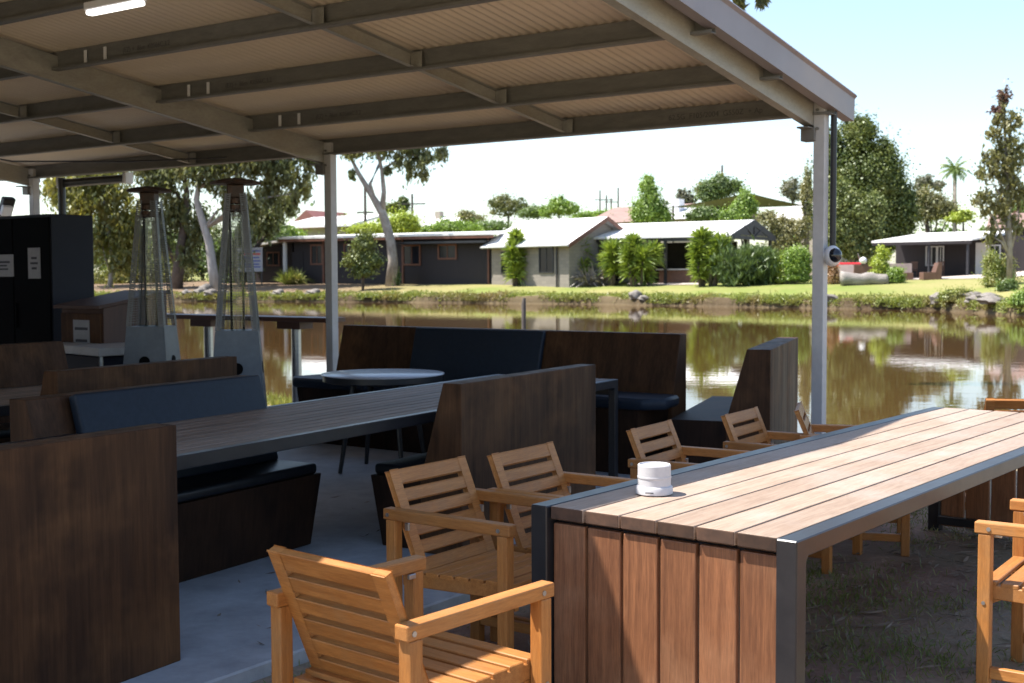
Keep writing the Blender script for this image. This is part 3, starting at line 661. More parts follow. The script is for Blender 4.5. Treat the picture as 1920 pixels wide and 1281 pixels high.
# ================================================================== PATIO HEATERS
def make_heater(label):
    t = thing('patio_heater', label, 'heater', (0, 0, 0), 0, 'pyramid patio heaters')
    def hw(z): return .245-(.245-.078)*z/2.14
    zb = 1.09
    a = MB(); h0, h1 = hw(.02), hw(zb)
    a.hull8([(-h0, -h0, .02), (h0, -h0, .02), (h0, h0, .02), (-h0, h0, .02)], [(-h1, -h1, zb), (h1, -h1, zb), (h1, h1, zb), (-h1, h1, zb)], bev=.006); hs_ = a.build('base_housing', M['heater'], t)
    tl = atan2(.167, 2.14)
    for ax in range(2):
        a = MB(); zz = .80; o_ = hw(zz)+.002
        c = (0, -o_, zz) if ax == 0 else (o_, 0, zz)
        ds = []
        for k in range(24):
            an = 2*pi*k/24; p, q = .046*cos(an), .046*sin(an)
            ds.append((p, -o_-.002+q*tan(tl), zz+q) if ax == 0 else (o_+.002-q*tan(tl), p, zz+q))
        a.prism(ds, (0, .004, 0) if ax == 0 else (-.004, 0, 0)); a.build('gas_port', M['black'], hs_)
    for sx in (-1, 1):
        for sy in (-1, 1):
            a = MB(); z0, z1 = zb, 2.14; A = Vector((sx*hw(z0), sy*hw(z0), z0)); B = Vector((sx*hw(z1), sy*hw(z1), z1))
            ex = Vector((-sx*.046, 0, 0)); ey = Vector((0, -sy*.046, 0))
            for e in (ex, ey):
                off = Vector((0, sy*.0012, 0)) if e is ex else Vector((sx*.0012, 0, 0))
                a.prism([A, A+e*.18, B+e*.18, B], off); a.prism([A+e*.85, A+e, B+e, B+e*.85], off)
                n = 64
                for k in range(n):
                    f0, f1 = (k+.0)/n, (k+.66)/n; P, Q = A.lerp(B, f0), A.lerp(B, f1)
                    a.prism([P+e*.18, P+e*.85, Q+e*.85, Q+e*.18], off)
            a.build('corner_rail', M['heaterframe'], t)
    a = MB(); a.tube([(0, 0, zb), (0, 0, 2.06)], .056, 24, cap=False); a.build('glass_tube', M['glass'], t, smooth=True)
    a = MB()
    n = 44
    for k in range(n):
        z = zb+.03+(2.0-zb)*k/n; h = hw(z)-.006
        for s in (-1, 1):
            a.box((s*h, 0, z), (.0022, 2*h-.05, .0022)); a.box((0, s*h, z), (2*h-.05, .0022, .0022))
    for f in (-.4, 0, .4):
        for s in (-1, 1):
            a.tube([(s*hw(zb), f*hw(zb), zb), (s*hw(2.02), f*hw(2.02), 2.02)], .0016, 4); a.tube([(f*hw(zb), s*hw(zb), zb), (f*hw(2.02), s*hw(2.02), 2.02)], .0016, 4)
    a.build('guard_mesh', M['heaterframe'], t)
    a = MB(); a.box((0, 0, 2.155), (.125, .125, .10), bev=.008); a.lathe([(.06, 2.06), (.072, 2.065), (.072, 2.10), (.06, 2.105)], 20); a.lathe([(.066, 2.0), (.075, 2.02), (.075, 2.05)], 20); a.build('burner_head', M['rust'], t)
    a = MB(); a.lathe([(.07, 2.205), (.185, 2.21), (.20, 2.222), (.185, 2.232), (.10, 2.25), (0, 2.262)], 8); a.build('reflector', M['rust'], t)
    for sx in (-1, 1):
        for sy in (-1, 1):
            a = MB(); a.lathe([(.022, 0), (.022, .02)], 10, (sx*.2, sy*.2, 0)); a.build('foot', M['dark'], hs_)
    return t
h1 = make_heater('silver pyramid patio heater closest to the middle post, in front of the noticeboard'); h1.location = (-2.12, 9.56, SLAB); h1.rotation_euler = (0, 0, R(9))
h2 = copy_tree(h1); h2['label'] = 'silver pyramid patio heater beside the brown bin cabinet'; h2.location = (-3.03, 10.4, SLAB); h2.rotation_euler = (0, 0, R(-4))
# ================================================================== CABINETS, BIN BOX, COUNTER AT FAR LEFT
cab = thing('storage_cabinet', 'tall black double door cabinet with paper notices and side coloured for bluish light', 'cabinet', (-4.452, 12.0, SLAB), SA)
a = MB(); a.box((-1.0, .24, 1.06), (2.0, .48, 2.11), bev=.006); a.build('carcass', M['cabside'], cab)
for i in range(3):
    a = MB(); a.box((-.305-.6*i, -.012, 1.06), (.585, .022, 2.05), bev=.004); d_ = a.build('door', M['black'], cab)
    a = MB(); a.tube([(-.55-.6*i, -.035, 1.0), (-.55-.6*i, -.035, 1.25)], .01, 8); a.build('handle', M['black'], d_, smooth='auto')
def notice(label, parent_loc, az, w, h, lines, dx=0):
    t = thing('paper_notice', label, 'notice', parent_loc, az)
    a = MB(); a.box((0, 0, 0), (w, .003, h)); a.build('sheet', M['paper'], t)
    a = MB()
    for z, ww, hh in lines: a.box((dx, -.0025, z), (ww, .0015, hh))
    a.build('writing', M['ink'], t)
    return t
def cabp(x, z): return (-4.452+cos(SA)*x+sin(SA)*-.027, 12-sin(SA)*x+cos(SA)*-.027, z)
notice('narrow white notice on the right door of the black cabinet', cabp(-.245, 1.70), SA, .20, .30, [(.05, .09, .022), (0, .12, .02), (-.05, .08, .022)])
notice('wide white notice on the middle door of the black cabinet', cabp(-.80, 1.68), SA, .42, .22, [(.035, .30, .02), (0, .2, .016), (-.035, .24, .016)])
bx = thing('bin_cabinet', 'brown timber bin cabinet with sloping lid beside the black cabinet', 'cabinet', (-3.70, 11.2, SLAB), SA)
a = MB(); wv, dv = .62, .72
a.prism([(-wv, 0, 0), (-wv, 0, 1.22), (-wv, dv, 1.34), (-wv, dv, 0)], (wv, 0, 0), bev=.004); a.build('carcass', M['pinkply'], bx)
a = MB(); a.box((-wv/2, -.012, .60), (wv-.04, .022, 1.14), bev=.003); a.build('door', M['plyz'], bx)
a = MB(); a.bar((-wv/2, -.07, 1.228), (-wv/2, dv+.02, 1.36), wv+.06, .03, bev=.004); a.build('lid', M['pinkply'], bx)
bp_ = (-3.70+cos(SA)*-.29-sin(SA)*.026, 11.2+sin(SA)*.29-cos(SA)*.026, SLAB+.98)
notice('white notice with two dark lines on the door of the brown bin cabinet', bp_, SA, .24, .26, [(.05, .19, .025), (-.06, .17, .025)])
ct = thing('service_counter', 'small counter with thick white top in front of the brown bin cabinet', 'counter', (-3.50, 10.45, SLAB), SA+.18)
a = MB(); a.box((-.6, .3, .865), (1.2, .6, .07), bev=.006); a.build('worktop', M['post'], ct)
a = MB(); a.box((-.62, .32, .41), (1.0, .5, .81), bev=.005); a.build('carcass', M['cabside'], ct)
a = MB(); a.tube([(-.04, .04, 0), (-.04, .04, .83)], .018, 8); a.build('leg', M['steel'], ct, smooth='auto')
sx_, sy_, _ = UD(982, 585, 24)
sk = MB(); sk.tube([(sx_, sy_, WATER-.8), (sx_, sy_, 1.0), (sx_+.01, sy_, 1.12)], [.05, .045, .03], 10)
tag(sk.build('mooring_stake', M['pole'], smooth='auto'), 'thin grey stake standing in the pond behind the long booth', 'stake')
# ================================================================== FAR BANK: BUILDINGS
def site(pxa, da, pxb, db):
    """local frame of a facade: origin at its left foot, x along the wall to its right foot, y away from us"""
    A, B = G(pxa, da), G(pxb, db); z = min(A[2], B[2])
    L = hypot(B[0]-A[0], B[1]-A[1]); az = atan2(B[0]-A[0], B[1]-A[1])-pi/2
    return (A[0], A[1], z), az, L
def hz(py, px, dep): return UD(px, py, dep)[2]
def window(t, x, z, w, h, fr=.09, y=-.02, fmat=None, bars=1):
    f = MB()
    for (a, b, c, d) in ((x, z, w, fr), (x, z+h-fr, w, fr)): f.box((a+c/2, y-.03, b+d/2), (c, .07, d))
    for xx in (x, x+w-fr): f.box((xx+fr/2, y-.03, z+h/2), (fr, .07, h-2*fr-.004))
    for i in range(bars): f.box((x+w*(i+1)/(bars+1), y-.02, z+h/2), (.05, .04, h-2*fr-.004))
    o = f.build('window', fmat or M['trimred'], t)
    p = MB(); p.box((x+w/2, y-.004, z+h/2), (w-2*fr, .01, h-2*fr)); p.build('pane', M['winglass'], o)
# dark brown cabin
loc, az, L = site(552, 94.5, 921, 86.5)
cb = thing('brown_cabin', 'long low dark brown cabin with flat pale roof edge and red brown window trim', 'cabin', loc, az)
def fx(px, px0, px1, L): return (px-px0)/(px1-px0)*L
H0 = 3.35
a = MB(); a.box((L/2, 3.5, H0/2), (L, 7, H0)); a.build('wall', M['cabin'], cb)
a = MB(); a.prism([(-.9, -.95, H0+.06), (-.9, 7.3, H0+.5), (-.9, 7.3, H0+.64), (-.9, -.95, H0+.22)], (L+1.6, 0, 0)); r_ = a.build('roof', M['roofwhite'], cb)
a = MB(); a.box((L/2-.1, -.90, H0-.05), (L+1.56, .06, .2)); a.build('fascia', M['trimred'], r_)
sc_ = L/(921-552)
for p0, p1, z0, z1 in ((586, 611, 1.45, 3.0), (652, 676, 1.6, 3.0), (764, 797, 1.35, 2.85), (828, 862, 1.75, 2.85)):
    window(cb, (p0-552)*sc_, z0, (p1-p0)*sc_, z1-z0, .12)
a = MB(); a.box(((560-552)*sc_, -.02, 1.25), (1.0, .06, 2.4)); a.build('door', M['cabin'], cb)
a = MB(); a.box(((843-552)*sc_, -.5, 2.95), ((921-765)*sc_, 1.0, .16)); a.build('awning', M['dark'], cb)
for p in (612, 764, 917): a = MB(); a.box(((p-552)*sc_, -.05, 1.65), (.14, .1, 3.3)); a.build('corner_trim', M['trimred'], cb)
# small lean-to shed on its left
loc, az, L = site(476, 97, 549, 95.2)
sd = thing('lean_to_shed', 'small dark lean-to shed with sloping white roof left of the brown cabin', 'shed', loc, az)
a = MB(); a.prism([(0, 0, 0), (L, 0, 0), (L, 0, 3.1), (0, 0, 2.65)], (0, 5, 0)); a.build('wall', M['cabin'], sd)
a = MB(); a.prism([(-.6, -.8, 2.72), (L+.1, -.8, 3.2), (L+.1, -.8, 3.36), (-.6, -.8, 2.88)], (0, 6.5, 0)); a.build('roof', M['roofwhite'], sd)
window(sd, L*.35, 1.3, L*.33, 1.1, .1)
a = MB(); a.box((L-.05, -.85, 1.6), (.22, .22, 3.2)); a.build('post', M['white'], sd)
nb_ = thing('noticeboard', 'white noticeboard with blue and red lines seen through the patio heater', 'sign', G(469, 93), -az*0+R(10))
w_ = 50/2319*93; zt = 2.85; zb_ = 1.05
a = MB(); a.box((0, 0, (zt+zb_)/2), (w_, .05, zt-zb_), bev=.01); a.build('panel', M['paper'], nb_)
M['blueink'] = surf('blue_sign_ink', (.05, .08, .3), (.05, .07, .25)); M['redink'] = surf('red_sign_ink', (.5, .06, .04), (.45, .05, .04))
a = MB(); b = MB()
for i, zz in enumerate((2.6, 2.1, 1.85, 1.6, 1.4)):
    a.box((.15, -.03, zz), (w_*(.7-.1*(i % 2)), .01, .1)); 
b.box((.1, -.03, 2.36), (w_*.75, .01, .13))
a.build('writing', M['blueink'], nb_); b.build('heading', M['redink'], nb_)
for sx in (-1, 1):
    a = MB(); a.box((sx*w_*.45, .05, 1.4), (.08, .06, 2.9)); a.build('post', M['dark'], nb_)
# pale roofed house behind the cabin
loc, az, L = site(538, 128, 668, 122)
hb_ = thing('flat_roofed_house', 'pale flat roofed house showing above the brown cabin roof', 'house', loc, az)
a = MB(); a.box((L/2, 4, 2.6), (L, 8, 5.2)); a.build('wall', M['beige'], hb_)
a = MB(); a.prism([(-.5, -1, 5.2), (L+.5, -1, 5.2), (L+.2, 4, 6.3), (-.2, 4, 6.3)], (0, 0, .25)); a.build('roof', M['roofwhite'], hb_)
loc, az, L = site(548, 175, 612, 172)
hr = thing('red_roofed_house', 'far house with dull red gable roof left of the middle post', 'house', loc, az)
a = MB(); a.box((L/2, 4, 3.4), (L, 8, 6.8)); a.build('wall', M['beige'], hr)
a = MB(); a.prism([(-.6, -.6, 6.8), (L+.6, -.6, 6.8), (L/2, -.6, 9.4)], (0, 9, 0)); a.build('roof', M['roofred'], hr)
loc, az, L = site(790, 190, 860, 186)
hs2 = thing('far_house', 'far pale house roof behind the lime tree', 'house', loc, az)
a = MB(); a.box((L/2, 4, 3.5), (L, 8, 7)); a.build('wall', M['beige'], hs2)
a = MB(); a.prism([(-.6, -.6, 7), (-.6, 8.6, 7), (-.6, 4, 9.3)], (L+1.2, 0, 0)); rr = a.build('roof', M['roofwhite'], hs2)
a = MB(); a.box((L*.12, 3.5, 9.2), (1, .9, 1.6)); a.build('chimney', M['beige'], rr)
# block house with the white gable roof
loc, az, L = site(922, 86, 1067, 80.5)
mh = thing('block_house', 'grey beige block house with bright white gable roof', 'house', loc, az)
He = 2.95; D = 6.2; Hr = 4.5
a = MB(); a.box((L/2, D/2, He/2), (L, D, He))
a.prism([(L-.003, 0, He+.002), (L-.003, D, He+.002), (L-.003, D/2, Hr-.1)], (-L+.006, 0, 0)); a.build('wall', M['block'], mh)
a = MB(); o_ = .55
sl_ = (Hr-He)/(D/2)
for (ya, yb) in ((-o_, D/2), (D+o_, D/2)):
    a.prism([(-.4, ya, He-o_*sl_+.03), (L+.55, ya, He-o_*sl_+.03), (L+.55, yb, Hr+.03), (-.4, yb, Hr+.03)], (0, 0, .13))
rf = a.build('roof', M['roofwhite'], mh)
a = MB()
for (ya, yb) in ((-o_-.02, D/2), (D+o_+.02, D/2)):
    a.prism([(L+.552, ya, He-o_*sl_-.12), (L+.552, yb, Hr-.12), (L+.552, yb, Hr+.17), (L+.552, ya, He-o_*sl_+.17)], (.05, 0, 0))
a.build('barge_board', M['trimred'], rf)
a = MB(); a.tube([(-.4, -o_-.08, He-o_*sl_+.05), (L+.55, -o_-.08, He-o_*sl_+.05)], .08, 8); a.build('gutter', M['roofgrey'], rf)
k = L/(1067-922)
window(mh, (1014-922)*k, .95, (1040-1014)*k, 1.75, .08, fmat=M['dark'], bars=1)
window(mh, (942-922)*k, .9, (957-942)*k, 1.5, .08, fmat=M['dark'], bars=0)
a = MB(); a.tube([((1047-922)*k, -.1, 0), ((1047-922)*k, -.1, He-.2)], .06, 8); a.build('downpipe', M['dark'], mh)
# open pavilion
loc, az, L = site(1068, 83.5, 1366, 77)
pv = thing('open_pavilion', 'long open black pavilion with white roof and open trussed gable end', 'pavilion', loc, az)
He = 3.05; D = 6.4; Hr = 3.98; sl_ = (Hr-He)/(D/2)
a = MB()
for (ya, yb) in ((-.3, D/2), (D+.3, D/2)):
    a.prism([(-.2, ya, He-.3*sl_), (L+.3, ya, He-.3*sl_), (L+.3, yb, Hr), (-.2, yb, Hr)], (0, 0, .12))
a.build('roof', M['roofwhite'], pv)
a = MB()
for ya, yb in ((-.3, D/2), (D+.3, D/2)):
    a.prism([(L+.31, ya, He-.3*sl_-.25), (L+.31, yb, Hr-.3), (L+.31, yb, Hr+.13), (L+.31, ya, He-.3*sl_+.13)], (.06, 0, 0))
a.box((L+.34, D/2, He-.12), (.1, D+.2, .22)); a.box((L+.34, D/2, (He+Hr)/2-.05), (.08, .16, Hr-He-.3))
for s in (-1, 1): a.bar((L+.34, D/2, He-.05), (L+.34, D/2+s*1.6, He+.62), .1, .1)
a.prism([(L+.30, .5, He+.02), (L+.30, D-.5, He+.02), (L+.30, D/2+.9, Hr-.45), (L+.30, D/2, Hr-.2), (L+.30, D/2-.9, Hr-.45)], (.03, 0, 0))
a.build('gable_truss', M['pavil'], pv)
for x in (.1, L*.30, L*.62, L*.86, L+.1):
    for y in (.05, D-.05):
        a = MB(); a.box((x, y, He/2-.05), (.16, .16, He-.1)); a.build('post', M['pavil'], pv)
a = MB(); a.box((L/2, -.02, He-.17), (L, .1, .26)); a.build('beam', M['pavil'], pv)
a = MB(); a.box((L*.42, D-.15, He/2-.1), (L*.78, .12, He-.25)); a.box((L*.17, .15, He/2-.1), (L*.30, .1, He-.3)); a.build('back_wall', M['pavwall'], pv)
ctr = thing('outdoor_bar', 'dark bar counter with pale top under the white roofed pavilion', 'bar', (loc[0]+cos(az)*L*.70, loc[1]-sin(az)*L*.70, loc[2]), az)
a = MB(); a.box((-.1, 1.0, .95), (3.6, .8, .08)); a.build('counter_top', M['roofgrey'], ctr)
a = MB(); a.box((-.1, 1.05, .455), (3.3, .6, .90)); a.build('counter_front', M['brownbench'], ctr)
# far tiled roof behind the pavilion
loc, az, L = site(1108, 118, 1195, 114)
ht = thing('tiled_house', 'low house with brown tiled roof between block house and poplar', 'house', loc, az)
a = MB(); a.box((L/2, 4, 2.6), (L, 8, 5.2)); a.build('wall', M['beige'], ht)
a = MB(); a.prism([(-.5, -.6, 5.2), (-.5, 8.6, 5.2), (-.5, 4, 6.9)], (L+9, 0, 0)); a.build('roof', M['rooftile'], ht)
loc, az, L = site(1236, 110, 1300, 108)
hc = thing('grey_house', 'grey roofed house with white chimney behind the pavilion roof', 'house', loc, az)
a = MB(); a.box((L/2, 4, 2.6), (L, 8, 5.2)); a.build('wall', M['beige'], hc)
a = MB(); a.prism([(-.5, -.6, 5.2), (-.5, 8.6, 5.2), (-.5, 4, 6.7)], (L+1, 0, 0)); rr = a.build('roof', M['roofgrey'], hc)
a = MB(); a.box((L*.1, 2, 6.3), (1.6, 1, 1.6)); a.build('chimney', M['white'], rr)
loc, az, L = site(1455, 125, 1540, 120)
hw_ = thing('white_roofed_house', 'white roofed house under the shade sail beyond the pavilion', 'house', loc, az)
a = MB(); a.box((L/2, 4, 2.9), (L, 8, 5.8)); a.build('wall', M['beige'], hw_)
a = MB(); a.prism([(-1, -.8, 5.6), (L+1, -.8, 5.6), (L, 4, 7.6), (0, 4, 7.6)], (0, 0, .2)); a.build('roof', M['roofwhite'], hw_)
# small cabin with deck on the right
loc, az, L = site(1655, 82, 1850, 76.5)
ck = thing('verandah_cabin', 'small dark cabin with flat white verandah roof at the right', 'cabin', loc, az)
k = L/(1850-1655)
a = MB(); a.box((L/2+.6, 4.6, 1.36), (L+2.4, 4.2, 2.72)); a.build('wall', M['cabin'], ck)
a = MB(); a.prism([(-.4, -.75, 2.42), (-.4, 5.6, 3.06), (-.4, 5.6, 3.20), (-.4, -.75, 2.54)], (L-.2, 0, 0)); rf = a.build('roof', M['roofwhite'], ck)
a = MB(); a.box((L/2-.5, -.70, 2.33), (L-.3, .08, .2)); a.build('fascia', M['cabin'], rf)
for x in (.15, L*.5, L-1.0):
    a = MB(); a.box((x, -.5, 1.2), (.13, .13, 2.4)); a.build('post', M['pavil'], ck)
for p0, p1, z0, z1 in ((1700, 1722, .9, 2.2), (1722, 1735, .9, 2.2)): window(ck, (p0-1655)*k, z0, (p1-p0)*k, z1-z0, .07, y=2.48, fmat=M['roofgrey'])
a = MB(); a.box(((1807-1655)*k, 2.44, 1.2), (.9, .08, 2.3)); a.build('door', M['roofgrey'], ck)
window(ck, (1818-1655)*k, .9, .8, 1.3, .08, y=2.48, fmat=M['roofgrey'])
a = MB(); a.box((L/2, .9, .08), (L, 3.0, .16)); a.build('deck', M['cabin'], ck)
def rail_chair(x, label):
    w = (loc[0]+cos(az)*x+sin(az)*.9, loc[1]-sin(az)*x+cos(az)*.9, loc[2]+.16)
    t = thing('deck_chair', label, 'chair', w, az+.2, 'timber chairs on the cabin deck')
    a = MB(); a.box((0, 0, .42), (.55, .55, .06)); a.build('seat', M['brownbench'], t)
    a = MB()
    for i in range(4): a.box((-.2+.135*i, .28, .72), (.07, .03, .55))
    a.box((0, .28, .98), (.55, .05, .07)); a.build('backrest', M['brownbench'], t)
    for sx in (-1, 1):
        for sy in (-1, 1): a = MB(); a.box((sx*.24, sy*.24, .2), (.05, .05, .40)); a.build('leg', M['brownbench'], t)
rail_chair((1697-1655)*k, 'timber deck chair under the white verandah roof, left one of two')
rail_chair((1748-1655)*k, 'timber deck chair under the white verandah roof, right one of two')
loc2, az2, L2 = site(1862, 90, 1990, 88)
hp = thing('plum_house', 'plum brown house wall behind the slender gum at the right edge', 'house', loc2, az2)
a = MB(); a.box((L2/2, 3, 1.7), (L2, 6, 3.4)); a.build('wall', M['cabin'], hp)
a = MB(); a.prism([(-.5, -.6, 3.4), (-.5, 6.6, 3.4), (-.5, 3, 4.6)], (L2+1, 0, 0)); a.build('roof', M['rooftile'], hp)
a = MB(); a.box((L2*.42, -.03, 1.3), (1.1, .06, 1.6)); a.build('door', M['white'], hp)
def on_shore(px, s):      # depth where the pixel column meets the shoreline + s
    lo, hi = 30, 160
    for _ in range(40):
        m = (lo+hi)/2; x = ray(px, 560)[0]/ray(px, 560)[1]*m; u, v = uv_of(x, m)
        if u-shore(v) < s: lo = m
        else: hi = m
    return m
def DG(px, py):       # depth at which the terrain under this pixel column shows at row py
    d = on_shore(px, .4)
    lim = d+8.2
    while d < lim:
        r = ray(px, py); k = d/r[1]
        if CAMH+r[2]*k <= ground_z(r[0]*k, d): return d
        d += .25
    return d
# outdoor lounge benches on the lawn
def lounge(label, px, dep, w, front, mat, matf, az, kind='L'):
    t = thing('lounge_bench', label, 'bench', G(px, dep), az, 'brown lounge benches on the far lawn')
    a = MB(); a.box((0, .15, .22), (w, .75, .44), bev=.01); a.build('seat', mat, t)
    a = MB(); a.prism([(-w/2, .45, .442), (-w/2, .62, 1.0), (-w/2, .80, 1.0), (-w/2, .80, 0), (-w/2, .53, 0), (-w/2, .53, .442)], (w, 0, 0), bev=.01); a.build('backrest', matf, t)
lounge('low brown lounge bench side on behind the bleached log', 1635, 76, 2.3, 0, M['brownbench'], M['brownbench'], R(190))
lounge('brown lounge bench with pale grey backrest facing us on the far lawn', 1687, 74, 1.5, 0, M['brownbench'], M['greybench'], R(12))
lounge('brown lounge bench seen from its side like a letter L on the far lawn', 1735, 72.5, 1.3, 0, M['brownbench'], M['brownbench'], R(98))
lounge('grey backed lounge bench beside the red cart, left of the others', 1583, 78, 1.1, 0, M['greybench'], M['greybench'], R(30))
# bleached log
lx = G(1577, DG(1577, 536)); lx2 = G(1664, DG(1664, 533))
lg = MB(); pts = []; rad = []
for i in range(15):
    f = i/14; x = lx[0]*(1-f)+lx2[0]*f; y = lx[1]*(1-f)+lx2[1]*f
    r = .40-.08*f+.012*sin(i*1.7)+(.05 if i == 0 else 0); rad.append(r); pts.append((x, y, ground_z(x, y)+r*.85+.05*sin(i*.9)))
lg.tube(pts, rad, 14)
for v in lg.bm.verts: v.co += Vector((0, 0, .03*sin(v.co.x*3)*cos(v.co.z*5)))
tag(lg.build('bleached_log', M['log'], smooth=True), 'big bleached grey log lying on the far lawn', 'log')
# red cart
rc = thing('red_cart', 'small red cart parked under the trees, mostly behind the security camera', 'cart', G(1592, 81), R(100))
a = MB(); a.box((0, 0, .95), (1.1, 1.9, .38), bev=.08); a.build('body', M['red'], rc, smooth='auto')
a = MB(); a.box((0, .1, .60), (1.0, 2.0, .3), bev=.04); a.build('chassis', M['dark'], rc)
for sx in (-1, 1):
    for sy in (-1, 1):
        a = MB(); a.tube([(sx*.42, sy*.65, .27), (sx*.56, sy*.65, .27)], .27, 16); a.build('wheel', M['dark'], rc)
a = MB(); a.tube([(.3, .7, 1.1), (.3, .5, 1.75)], .03, 6); a.build('tiller', M['steel'], rc)
wp = thing('white_pot', 'round white garden lamp on the end of the side-on lounge bench', 'lamp', (G(1618, 75.4)[0], 75.4, G(1618, 75.4)[2]+1.0), 0)
a = MB(); ball(a, (0, 0, .25), .22, seg=14); a.build('globe', M['white'], wp, smooth=True)
a = MB(); a.lathe([(.12, 0), (.12, .05), (.05, .06)], 14); a.build('base', M['dark'], wp)
# rocks along the far shore
def rock(px, dep, s, label, name='shore_rock'):
    s = tuple(k*.62 for k in s)
    x, y, z = G(px, dep); bm = bmesh.new(); bmesh.ops.create_icosphere(bm, subdivisions=3, radius=1)
    ph = random.random()*10
    for v in bm.verts:
        c = v.co; k = 1+.22*sin(c.x*3+ph)+.18*sin(c.y*4+ph*2)+.16*sin(c.z*5+c.x*4+ph)
        v.co = Vector((c.x*s[0]*k, c.y*s[1]*k, max(c.z*k, -.5)*s[2]))
    mb = MB(); mb.bm.free(); mb.bm = bm
    o = mb.build(name, M['rock'], smooth='auto', loc=(x, y, z+s[2]*.25)); tag(o, label, 'rock', 'rocks along the far shore'); return o
rock(1193, on_shore(1193, .25), (.75, .55, .55), 'pale boulder on the shore straight across the pond')
rock(1206, on_shore(1206, .15), (.5, .5, .35), 'darker low boulder next to the pale one across the pond')
rock(1549, on_shore(1549, .25), (.9, .6, .5), 'pale flat boulder on the shore just right of the corner post')
rock(1760, on_shore(1760, .25), (.6, .5, .55), 'upright grey rock on the shore below the lounge benches')
rock(1820, on_shore(1820, 1.4), (.95, .5, .3), 'flat ledge rock topping the rocky bank, left one')
rock(1858, on_shore(1858, 1.5), (.9, .5, .3), 'flat ledge rock topping the rocky bank, right one')
rock(1868, on_shore(1868, .4), (1.0, .6, .35), 'low brown rock at the waterline by the right edge')
rock(1825, on_shore(1825, .5), (.7, .6, .3), 'small brown rock at the waterline below the ledge rocks')
for i, (px, s) in enumerate(((352, .5), (372, .7), (395, .4), (420, .6), (520, .5), (585, .6))):
    rock(px, on_shore(px, s), (.5+.2*(i % 3), .5, .4), ['dark bank rock under the leaning gums, by the left heater', 'dark bank rock left of the pale gum trunk', 'dark bank rock below the pale gum trunk', 'dark bank rock right of the pale gum trunk', 'bank rock below the lean-to shed', 'bank rock just left of the middle post'][i])
px_, d_ = 385, on_shore(385, 1.6); 
rock(px_, d_, (.9, .6, .6), 'sunlit pinkish boulder among the gum trunks')
# poles
def upole(px, dep, top, arm, label):
    x, y, z = G(px, dep); zt = hz(top, px, dep)
    t = thing('utility_pole', label, 'pole', (x, y, z), 0, 'poles and masts on the skyline')
    a = MB(); a.tube([(0, 0, 0), (0, 0, zt-z)], [.17, .12], 8); a.build('shaft', M['pole'], t)
    if arm: a = MB(); a.box((0, 0, zt-z-arm[1]), (arm[0], .12, .14)); a.build('crossarm', M['pole'], t)
upole(686, 120, 340, (1.6, 3.0), 'dark power pole just left of the big gum trunk')
upole(774, 140, 364, (3.0, 1.1), 'power pole with crossarm right of the big gum')
upole(1159, 200, 352, None, 'single thin mast left of the poplar')
upole(1146, 200, 372, (2.0, .6), 'short mast with crossbar left of the poplar')
upole(1137, 210, 366, (2.4, .8), 'twin mast with crossbar above the block house')
upole(1125, 210, 357, (1.8, 1.6), 'tall thin antenna mast above the block house')
upole(1353, 150, 310, None, 'thin mast rising behind the round tree')
# shade sail
sp_ = [UD(1262, 389, 104), UD(1404, 362, 96), UD(1510, 386, 104), UD(1368, 392, 116)]
t = thing('shade_sail', 'olive shade sail stretched above the pavilion', 'shade sail', (sp_[1][0], sp_[1][1], ground_z(*sp_[1][:2])), 0)
O = Vector(t.location); n = 12; V = []; Fq = []
for top in (0, 1):
    for i in range(n+1):
        for j in range(n+1):
            f, g_ = i/n, j/n
            p = (Vector(sp_[0])*(1-f)+Vector(sp_[1])*f)*(1-g_)+(Vector(sp_[3])*(1-f)+Vector(sp_[2])*f)*g_
            c = (Vector(sp_[0])+Vector(sp_[1])+Vector(sp_[2])+Vector(sp_[3]))/4
            e = 4*max(f*(1-f), 0) if g_ in (0, 1) else 0
            k = .13*(4*f*(1-f)*abs(2*g_-1)+4*g_*(1-g_)*abs(2*f-1))
            p = p.lerp(c, k*.5); V.append(p-O+Vector((0, 0, .03*top)))
for top in (0, 1):
    for i in range(n):
        for j in range(n): a_ = top*(n+1)**2+i*(n+1)+j; Fq.append((a_, a_+1, a_+n+2, a_+n+1))
npmesh('sail_cloth', V, Fq, M['olive'], t, smooth=True)
for p in sp_[:3]:
    a = MB(); q = Vector(p)-O; a.tube([(q.x, q.y, -1), (q.x, q.y, q.z+.15)], .09, 8); a.build('post', M['pole'], t)

# ================================================================== FOLIAGE
def leaf_quads(cen, size, asp=1.0, droop=0.0, upright=0.0, nrm=None, loose=.75):
    n = len(cen); a = rng.normal(size=(n, 3))
    if nrm is not None:      # leaves of a clump mostly face outwards from it
        N = nrm+rng.normal(size=(n, 3))*loose; N /= np.linalg.norm(N, axis=1)[:, None]
        a -= (a*N).sum(1)[:, None]*N; a /= np.linalg.norm(a, axis=1)[:, None]; b = np.cross(N, a)
        sz = size*(.6+.8*rng.random(n))[:, None]; A = a*sz*.5*asp; B = b*sz*.5
        return np.stack([cen-A, cen+B*.9-A*.1, cen+A, cen-B*.9-A*.1], 1).reshape(-1, 3)
    
    if droop: a[:, 2] = -abs(a[:, 2])-droop
    if upright: a[:, 2] = abs(a[:, 2])+upright
    a /= np.linalg.norm(a, axis=1)[:, None]; b = rng.normal(size=(n, 3)); b -= (b*a).sum(1)[:, None]*a; b /= np.linalg.norm(b, axis=1)[:, None]
    sz = size*(.6+.8*rng.random(n))[:, None]
    A = a*sz*.5*asp; B = b*sz*.5
    V = np.stack([cen-A, cen+B*.9-A*.1, cen+A, cen-B*.9-A*.1], 1).reshape(-1, 3)
    return V
